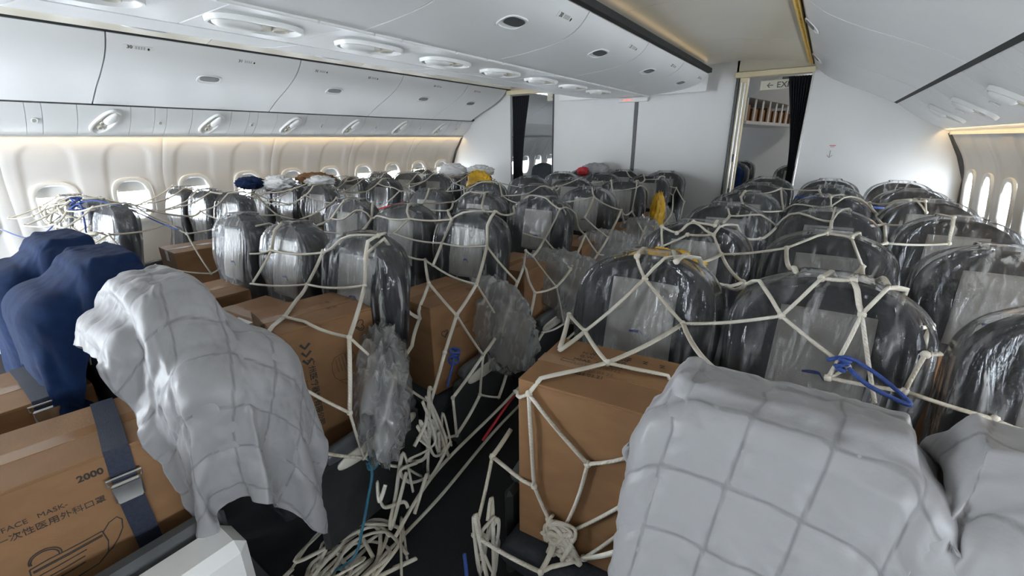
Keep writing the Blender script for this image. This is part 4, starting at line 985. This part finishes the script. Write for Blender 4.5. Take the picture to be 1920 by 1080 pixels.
# ------------------------------------------------------------------ cargo nets
# knots of the two nets in metres (x, y, z) and the cords between them
NET = {
 'C': ([(0.697,1.177,1.225), (0.408,1.098,1.131), (0.289,1.06,0.968), (0.705,1.083,1.031), (-0.034,1.099,1.084), (0.582,0.785,0.955), (0.907,0.838,0.94), (0.716,1.359,0.789), (0.975,0.963,0.739), (0.027,1.835,1.048), (0.439,1.827,1.036), (0.482,1.698,0.94), (0.975,1.333,0.87), (0.359,1.758,0.94), (0.7,1.445,0.94), (0.011,1.14,1.216), (-0.259,1.08,1.038), (-0.047,0.958,0.94), (-0.056,0.973,0.94), (0.675,0.645,0.94), (0.713,1.978,1.206), (0.504,1.864,1.177), (0.769,1.834,1.059), (0.908,1.559,0.94), (0.975,1.817,0.892), (0.975,1.675,0.687), (0.975,1.51,0.596), (0.975,1.244,0.724), (0.783,2.625,1.158), (0.36,2.772,1.1), (0.687,2.594,0.948), (0.85,2.17,0.94), (0.975,2.432,0.811), (0.975,2.245,0.745), (0.975,1.995,0.78), (0.797,2.985,1.05), (0.975,3.025,0.913), (0.975,2.854,0.823), (0.845,2.905,0.94), (0.975,2.09,0.495), (0.743,2.235,0.834), (0.975,2.651,0.746), (0.975,1.877,0.567), (0.975,1.911,0.394), (0.975,1.785,0.45), (0.504,2.596,0.969), (0.742,2.261,0.94), (0.975,2.358,0.458), (-0.256,1.885,1.111), (-0.642,1.837,1.084), (-0.508,1.882,1.194), (0.158,1.86,1.151), (-0.314,2.381,1.12), (-0.007,2.373,1.12), (-0.28,2.716,1.12), (-0.319,2.435,1.15), (0.113,2.661,1.217), (-0.193,3.313,1.12), (0.673,1.933,1.227), (-0.415,1.456,1.1), (-0.297,1.153,1.173), (-0.604,2.176,1.1), (-0.539,2.278,1.1), (-0.48,2.667,1.21), (-0.364,3.5,1.203), (0.142,3.093,1.1), (0.21,3.477,1.15), (0.679,3.414,1.151), (0.646,3.44,1.204), (0.53,3.256,1.12), (1.014,3.155,1.1), (0.751,4.143,0.941), (0.766,4.183,1.161), (0.729,4.249,1.204), (0.535,4.177,1.119), (0.84,4.45,0.94), (0.975,3.838,0.809), (0.975,3.71,0.703), (0.727,4.014,0.835), (0.975,3.408,0.732), (0.975,2.953,0.794), (0.73,4.964,1.182), (0.747,5.578,0.947), (0.975,4.699,0.852), (0.975,4.476,0.786), (0.772,5.594,1.036), (0.975,5.204,0.927), (0.975,5.067,0.663), (0.585,4.974,1.17), (0.162,5.624,1.153), (-0.668,3.411,1.161), (-0.188,3.794,1.15), (-0.006,4.074,1.15), (0.13,4.199,1.216), (0.081,4.964,1.133), (-0.449,5.642,1.188), (-0.238,5.969,1.203), (0.975,0.754,0.697), (0.975,0.783,0.486), (0.975,0.563,0.682), (0.975,0.511,0.481), (0.975,0.835,0.513), (0.975,0.97,0.307), (0.975,1.136,0.529), (0.975,1.276,0.478), (0.975,1.286,0.266), (0.975,1.187,0.314), (0.975,1.122,0.448), (0.975,1.048,0.201), (0.892,0.56,0.94), (0.975,1.474,0.905), (0.975,1.473,0.39), (0.975,1.629,0.292), (0.975,1.706,0.401)],
  [(0,1), (0,3), (0,13), (13,14), (14,7), (1,2), (1,4), (1,48), (2,5), (2,3), (2,17), (4,15), (4,16), (4,18), (3,6), (3,7), (5,6), (5,19), (6,8), (6,97), (7,8), (9,10), (9,51), (9,59), (10,21), (10,22), (10,11), (11,13), (11,23), (20,21), (20,22), (21,51), (22,23), (22,24), (23,12), (23,25), (24,25), (24,40), (40,46), (12,14), (12,27), (12,26), (25,26), (25,44), (28,29), (28,30), (28,38), (30,31), (30,32), (30,45), (31,33), (31,46), (32,33), (32,38), (33,34), (33,47), (34,42), (34,40), (35,36), (35,67), (36,37), (36,70), (37,38), (37,41), (39,43), (39,47), (42,44), (29,20), (29,65), (65,57), (65,69), (69,67), (48,49), (48,51), (48,61), (49,50), (49,59), (59,60), (50,61), (61,62), (62,52), (51,52), (52,55), (55,54), (55,63), (52,53), (53,54), (53,21), (54,56), (56,57), (56,58), (57,64), (57,66), (66,92), (90,63), (90,64), (64,91), (91,92), (92,93), (93,94), (94,74), (95,96), (96,89), (67,68), (67,70), (71,70), (71,72), (71,76), (72,73), (72,74), (72,75), (75,76), (76,77), (77,78), (77,79), (78,70), (37,80), (88,81), (81,82), (81,85), (82,83), (83,84), (85,86), (86,87), (82,85), (88,89), (88,73), (109,97), (97,98), (99,98), (99,100), (8,101), (101,98), (8,103), (103,27), (103,107), (107,106), (106,105), (104,105), (26,104), (98,102), (102,108), (44,113), (113,112), (112,111), (111,26), (111,105)]),
 'R': ([(1.767,1.428,1.151), (1.617,1.283,0.97), (1.912,1.393,1.028), (1.771,1.113,0.97), (1.5,1.389,0.97), (1.616,2.154,1.098), (1.885,2.148,1.095), (1.725,1.45,1.201), (1.624,0.912,0.921), (1.47,1.065,0.795), (1.991,1.645,1.1), (2.031,1.729,1.1), (1.613,1.106,0.97), (1.606,1.123,0.97), (2.149,0.843,1.13), (1.959,1.157,0.889), (1.724,2.169,1.165), (1.599,2.175,1.188), (1.857,1.444,1.217), (2.175,1.41,1.109), (2.251,1.456,1.224), (2.353,1.428,1.149), (2.397,2.153,1.113), (2.132,2.159,1.154), (2.312,1.367,0.97), (2.349,1.396,1.003), (2.59,1.89,1), (2.475,1.409,0.97), (2.642,1.382,0.956), (2.322,1.461,1.228), (2.189,1.484,1.215), (1.838,2.172,1.177), (2.342,2.184,1.216), (2.521,2.784,1.1), (2.423,1.375,0.926), (2.396,1.498,1.21), (2.378,1.493,1.215), (2.494,1.4,1.078), (2.691,1.379,0.945), (1.643,0.914,0.604), (1.807,0.927,0.755), (1.726,0.921,0.449), (1.47,0.928,0.619), (1.47,0.82,0.384), (1.707,0.856,0.36), (1.812,0.928,0.413), (1.933,0.937,0.691), (1.47,1.036,0.658), (1.916,0.935,0.822), (1.47,0.84,0.186), (2.009,0.735,0.727), (1.945,0.938,0.623), (1.787,2.927,1.153), (2.058,2.976,1.1), (2.289,2.929,1.163), (2.29,3.678,1.154), (2.022,3.715,1.1), (2.56,3.865,1.1), (2.564,3.401,1.1), (2.765,2.955,1.213), (2.767,2.917,1.101), (2.773,3.675,1.15), (2.69,3.697,1.21), (2.207,4.437,1.186), (1.934,4.438,1.185), (2.007,3.793,1.12), (1.753,3.709,1.223), (2.002,2.473,1.12), (2.262,2.199,1.22), (1.77,2.945,1.191), (1.834,2.182,1.215), (1.824,3.327,1.15), (2.526,4.152,1.14), (2.757,3.699,1.201), (2.279,3.699,1.198), (1.736,3.69,1.181), (1.736,2.196,1.219), (1.674,2.168,1.168)],
  [(0,1), (0,2), (0,7), (0,10), (1,3), (1,4), (1,12), (2,3), (2,19), (2,14), (3,8), (3,15), (4,13), (5,7), (5,16), (5,17), (6,18), (6,11), (6,23), (6,31), (16,31), (18,5), (10,19), (10,11), (19,20), (19,25), (20,22), (20,29), (29,21), (21,24), (21,34), (21,26), (22,32), (22,35), (23,68), (68,32), (23,30), (32,33), (24,27), (27,37), (37,26), (24,25), (27,28), (28,38), (8,9), (8,39), (8,40), (39,41), (40,41), (41,46), (41,44), (42,39), (42,43), (42,47), (43,44), (43,49), (44,45), (45,50), (45,51), (40,48), (52,53), (52,69), (52,70), (53,54), (53,67), (54,55), (54,68), (54,58), (55,56), (55,57), (56,65), (56,71), (57,61), (57,58), (58,59), (59,60), (60,33), (58,33), (61,73), (73,62), (62,72), (72,57), (63,64), (63,74), (74,72), (55,74), (64,65), (64,66), (66,75), (71,75), (31,67), (31,76), (76,70), (76,77), (77,17)]),
}
def rope_mesh(name, pts, r=0.0085, mat='rope', parent=None, n=7, flat=0.62):
    b = MB().tube(pts, r, n, flat=flat); o = b.build(name, M[mat], parent, True); me = o.data
    L_ = np.r_[0, np.cumsum([(Vector(q) - Vector(p)).length for p, q in zip(pts[:-1], pts[1:])])]
    uvv = np.array([[k / n * 0.04, l] for l in L_ for k in range(n)], np.float32)
    lay = me.uv_layers.new(name='UVMap'); li = np.zeros(len(me.loops), np.int32); me.loops.foreach_get('vertex_index', li)
    lay.data.foreach_set('uv', uvv[li].ravel()); return o
def curve_pts(ctrl, n=8):
    """smooth line through control points"""
    c = np.array(ctrl, float); out = []
    for i in range(len(c) - 1):
        p0, p1, p2, p3 = c[max(i - 1, 0)], c[i], c[i + 1], c[min(i + 2, len(c) - 1)]
        for t in np.linspace(0, 1, n, endpoint=False):
            out.append(0.5 * (2 * p1 + (p2 - p0) * t + (2 * p0 - 5 * p1 + 4 * p2 - p3) * t * t + (-p0 + 3 * p1 - 3 * p2 + p3) * t ** 3))
    out.append(c[-1]); return [tuple(q) for q in out]
kn = MB().loft([[(0.0105 * math.sin(ph) * math.cos(t) * (1 + 0.2 * math.sin(3 * t + ph * 4)), 0.0105 * math.sin(ph) * math.sin(t) * (1 + 0.2 * math.sin(3 * t + ph * 4)), 0.0105 * math.cos(ph)) for t in np.linspace(0, 2 * math.pi, 10, False)] for ph in np.linspace(0.15, math.pi - 0.15, 7)])
KNOT = bpy.data.meshes.new('knot'); KNOT.from_pydata(kn.v, [], kn.f); KNOT.materials.append(M['rope']); KNOT.polygons.foreach_set('use_smooth', [True] * len(KNOT.polygons))
def lay_cord(a, b, solids, seats, sag, rs):
    a, b = np.array(a), np.array(b); L_ = np.linalg.norm(b - a); n = max(3, int(L_ / 0.035)); t = np.linspace(0, 1, n + 1)[:, None]
    P = a + (b - a) * t; side = rs.normal(0, 1, 3); side[2] *= 0.2
    P[:, 2] -= (sag * L_ * 4 * t * (1 - t))[:, 0]; P += side * 0.010 * np.sin(math.pi * t) * L_
    for _ in range(14):      # a cord that would cut through a seat back is taken over its top
        m_ = sdf_boxes(P, solids, seats) < -0.012; m_[0] = m_[-1] = False
        if not m_.any(): break
        P[m_, 2] += 0.03
    for _ in range(5):
        Q = P.copy(); push_out(Q, solids, seats, 0.013); Q[0] = a; Q[-1] = b
        P = Q
        if n > 3: P[1:-1] = 0.5 * P[1:-1] + 0.25 * (P[:-2] + P[2:])
    Q = P.copy(); push_out(Q, solids, seats, 0.012); Q[0] = a; Q[-1] = b
    return [tuple(p) for p in Q]
def cargo_net(label, group, pts, cords, sag=0.035, seed=2):
    root = tag(empty('cargo_net', (0, 0, 0)), label, 'cargo net', group); rs = np.random.RandomState(seed)
    P = np.array(pts, float)
    lo, hi = P.min(0) - 0.5, P.max(0) + 0.5
    inb = lambda x, y: lo[0] < x < hi[0] and lo[1] < y < hi[1]
    S1 = [(s_[0], s_[1], s_[2]) for s_ in SEATS if inb(s_[0], s_[1])]; B1 = [b for b in SOLIDS if inb(b[0][0], b[0][1])]
    P2 = P.copy(); push_out(P2, B1, S1, 0.014); P = P2
    for a, b in cords:
        d = 0.5 * (P[a] + P[b]); ss = [s_ for s_ in S1 if math.hypot(s_[0] - d[0], s_[1] - d[1]) < 1.0]; bb = [q for q in B1 if math.hypot(q[0][0] - d[0], q[0][1] - d[1]) < 1.0]
        rope_mesh('cord', lay_cord(P[a], P[b], bb, ss, sag, rs), parent=root)
    deg = np.bincount(np.array(cords).ravel(), minlength=len(P))
    for i in range(len(P)):
        if deg[i] < 2: continue
        k_ = link('knot', KNOT, None, root); k_.location = tuple(P[i]); k_.rotation_euler = tuple(rs.uniform(0, 3, 3))
    return root, P
netC, PC = cargo_net('cream cord cargo net tied over the wrapped seats of the centre block', 'cargo nets', *NET['C'])
netR, PR = cargo_net('cream cord cargo net over the seats before the arrow-marked partition', 'cargo nets', *NET['R'])
# porthole block: a slack honeycomb of cords over the seat tops, hanging down on the aisle side
pts = []; idx = {}; rs = np.random.RandomState(7)
def node(i, j):
    if (i, j) in idx: return idx[(i, j)]
    u = -2.95 + 0.30 * i; y = 0.62 + 0.215 * j + (0.07 if (i + j) % 2 else -0.07) * 0.6
    x = u; z = 1.15 + 0.075 * math.cos(2 * math.pi * (y - LY[0]) / 0.785)
    if u > -1.52: z -= (u + 1.52) * 1.0 + 0.04; x = -1.50 + 0.05 * (u + 1.52)
    x += rs.normal(0, 0.03); y += rs.normal(0, 0.03); idx[(i, j)] = len(pts); pts.append((x, y, max(z, 0.35))); return idx[(i, j)]
cords = []
for i in range(8):
    for j in range(21):
        a = node(i, j)
        if j < 20: cords.append((a, node(i, j + 1)))
        if i < 7 and (i + j) % 2 == 0: cords.append((a, node(i + 1, j)))
netL, PLn = cargo_net('cream cord cargo net over the seats beside the bright portholes', 'cargo nets', pts, cords, 0.05, 9)
# slack bights of the porthole net bunched on its front row
rs = np.random.RandomState(21)
def bight(root, c, rad, n, mat='rope', r=0.0085, drop=0.0, seed=0, name='loose_cord', flat=0.62):
    rr = np.random.RandomState(seed); a0 = rr.uniform(0, 6.28); pp = []
    for k_ in range(n):
        a = a0 + k_ * rr.uniform(0.7, 1.5)
        pp.append((c[0] + rad[0] * math.cos(a) * rr.uniform(0.5, 1.1), c[1] + rad[1] * math.sin(a) * rr.uniform(0.5, 1.1), c[2] + rad[2] * rr.uniform(-1, 1) - drop * k_ / n))
    P = np.array(curve_pts(pp, 7)); P[:, 2] = np.maximum(P[:, 2], 0.012)
    return rope_mesh(name, [tuple(p) for p in P], r, mat, root, flat=flat)
for q in range(9):
    bight(netL, (-1.72 + 0.05 * rs.normal() - 0.5 * (q % 3 == 0), 0.80 + 0.05 * rs.normal(), 1.12 - 0.04 * q), (0.22, 0.08, 0.06), 7, seed=30 + q)
for q in range(4): bight(netL, (-2.74, 0.82, 1.10), (0.10, 0.10, 0.10), 8, seed=50 + q)
# slack of the centre net: coils hanging at the aisle armrest and lying on the floor in front of the second row
for q in range(5): bight(netC, (1.015, 1.02 + 0.03 * q, 0.50 - 0.03 * q), (0.02, 0.09, 0.19), 6, seed=70 + q)
for q in range(3): bight(netC, (1.02, 0.84 + 0.07 * q, 0.27), (0.03, 0.08, 0.15), 6, seed=90 + q)
for q in range(11): bight(netC, (0.98 + 0.05 * rs.normal(), 0.60 + 0.08 * rs.normal(), 0.055), (0.19, 0.22, 0.045), 7, seed=110 + q)
# long slack edge cords running along the foot of the centre block
for q in (0, 3):
    rope_mesh('edge_cord', curve_pts([(1.03 + 0.012 * q, 0.66 + 0.05 * q, 0.04 + 0.03 * q), (1.01, 1.1, 0.05 + 0.05 * q), (0.985 + 0.01 * q, 1.6, 0.12 + 0.05 * q), (0.98, 2.2, 0.16 + 0.05 * q), (0.985, 2.9, 0.22 + 0.05 * q), (0.98, 3.8, 0.28 + 0.04 * q)], 12), parent=netC)
# gathered loops of the other net before the tall carton
for q in range(9): bight(netR, (1.735 + 0.01 * rs.normal(), 0.905, 0.40 + 0.012 * q), (0.05, 0.012, 0.045), 8, seed=140 + q)
for q in range(3): bight(netR, (1.49, 0.86, 0.28), (0.03, 0.05, 0.22), 6, seed=160 + q)

# ------------------------------------------------------------------ coloured ties and loose things
def tie(name, label, ctrl, mat, r=0.006, coil=None, cat='cord'):
    root = tag(empty(name), label, cat, 'coloured cord ties'); rope_mesh('cord', curve_pts(ctrl, 8), r, mat, root, flat=0.9)
    if coil:
        c, rad = coil; w_ = []
        for k_ in range(34):
            a = k_ * 0.75; w_.append((c[0] + rad * math.cos(a) * (0.8 + 0.3 * math.sin(k_)), c[1] + rad * math.sin(a) * (0.8 + 0.3 * math.cos(k_ * 1.7)), c[2] + rad * 1.2 * math.sin(a * 0.37)))
        rope_mesh('wrapping', curve_pts(w_, 3), r, mat, root, flat=0.9)
    return root

tie('blue_tie', 'blue cord knotted on the net of the porthole block front row', [(-2.9, 0.50, 1.0), (-2.5, 0.62, 0.96), (-2.06, 0.80, 1.21), (-1.85, 0.78, 1.14), (-1.76, 0.75, 1.04), (-1.72, 0.74, 0.93)], 'bluerope', 0.005, ((-2.06, 0.81, 1.215), 0.035))
tie('blue_tie', 'blue cord running over the seat tops of the porthole block', [(-2.06, 0.82, 1.22), (-1.85, 0.88, 1.24), (-1.65, 1.0, 1.17), (-1.5, 1.1, 1.08), (-1.4, 1.15, 1.04)], 'bluerope', 0.005)
tie('blue_tie', 'blue cord tied round the net cord beside the heart carton', [(0.985, 1.29, 0.70), (1.0, 1.27, 0.68), (0.995, 1.25, 0.62), (0.985, 1.235, 0.56)], 'bluerope', 0.006, ((0.985, 1.29, 0.69), 0.026))
tie('teal_tie', 'teal cord lashing the net to the armrest below the chevron carton', [(0.985, 0.80, 0.47), (1.0, 0.79, 0.41), (1.005, 0.76, 0.34), (1.0, 0.72, 0.22), (0.98, 0.68, 0.10), (0.90, 0.62, 0.02)], 'tealrope', 0.006, ((0.985, 0.81, 0.455), 0.020))
tie('blue_tie', 'blue cord bundled where the net passes behind the grey quilt', [(2.30, 1.37, 1.02), (2.34, 1.38, 1.035), (2.38, 1.385, 1.02), (2.43, 1.36, 1.0), (2.48, 1.32, 0.97), (2.40, 1.34, 0.985), (2.35, 1.37, 1.01)], 'bluerope', 0.006, ((2.335, 1.375, 1.015), 0.013))
tie('blue_tie', 'blue cord stretched between the last netted seats near the EXIT doorway', [(2.06, 4.08, 1.16), (2.2, 4.06, 1.17), (2.30, 4.03, 1.14), (2.45, 4.08, 1.12), (2.58, 4.13, 1.11), (2.66, 4.2, 1.1)], 'bluerope', 0.009)
tie('red_strap', 'red strap low on the aisle side of the centre block', [(1.0, 1.45, 0.14), (1.0, 1.7, 0.24), (1.0, 1.9, 0.28), (0.99, 2.2, 0.30)], 'red', 0.008)
tie('red_strap', 'red strap between seats of the porthole block', [(-1.5, 2.88, 0.94), (-1.29, 2.94, 1.0), (-1.18, 3.0, 1.03)], 'red', 0.008)
tie('blue_tie', 'blue cord end by the foot of the tall carton seat', [(1.44, 0.80, 0.30), (1.46, 0.78, 0.2), (1.45, 0.74, 0.10), (1.43, 0.70, 0.02)], 'bluerope', 0.007)
def crumple(name, label, cat, loc, dims, mat, seed, amp=0.35, rz=0.0, group=None):
    me = heap_mesh(seed, *dims, amp); me.name = name; o_ = link(name, me, M[mat]); o_.location = loc; o_.rotation_euler = (0, 0, rz); return tag(o_, label, cat, group)
LV = 'yellow life vests'
crumple('life_vest', 'yellow life vest bundle hung on a porthole block seat near the curtain', 'life vest', (-1.60, 4.73, 1.06), (0.15, 0.05, 0.13), 'yellow', 3, 0.45, 0.2, LV)
crumple('life_vest', 'yellow life vest lying behind the seat with the tall carton', 'life vest', (1.735, 1.70, 1.125), (0.14, 0.09, 0.055), 'yellow', 8, 0.4, 0.3, LV)
crumple('life_vest', 'yellow life vest hanging low on the aisle side of the centre block', 'life vest', (0.915, 4.42, 0.88), (0.05, 0.13, 0.19), 'yellow', 12, 0.35, 0.0, LV)
BG = 'clothes bundles on seat tops'
crumple('cloth_bundle', 'white crumpled cloth on a porthole block seat top', 'cloth', (-2.35, 2.40, 1.22), (0.17, 0.09, 0.06), 'whitecloth', 21, 0.4, 0.2, BG)
crumple('cloth_bundle', 'small navy cloth beside the white crumpled cloth', 'cloth', (-2.55, 2.22, 1.225), (0.12, 0.10, 0.05), 'blue', 22, 0.4, 0.2, BG)
crumple('paper_bundle', 'brown paper bundle on a porthole block seat top', 'paper', (-2.32, 2.80, 1.225), (0.18, 0.12, 0.06), 'card', 23, 0.4, 0.4, BG)
crumple('cloth_bundle', 'white cloth beside the brown paper bundle', 'cloth', (-2.12, 2.72, 1.215), (0.13, 0.10, 0.05), 'whitecloth', 24, 0.4, 0.4, BG)
crumple('cloth_bundle', 'grey white garment over a middle seat near the curtain', 'cloth', (-2.14, 4.82, 1.20), (0.20, 0.11, 0.09), 'whitecloth', 25, 0.3, 0.1, BG)
crumple('cloth_bundle', 'pale grey garment over the seat with the hanging life vest', 'cloth', (-1.68, 4.86, 1.21), (0.18, 0.10, 0.07), 'whitecloth', 26, 0.3, 0.1, BG)
crumple('cloth_bundle', 'grey garment bundle on the last centre row before the partition', 'cloth', (-0.30, 5.60, 1.215), (0.17, 0.10, 0.08), 'greycloth', 27, 0.3, 0.1, BG)
crumple('cloth_bundle', 'small red cloth beside the grey garment bundle', 'cloth', (-0.42, 5.46, 1.205), (0.07, 0.06, 0.05), 'red', 28, 0.3, 0.1, BG)
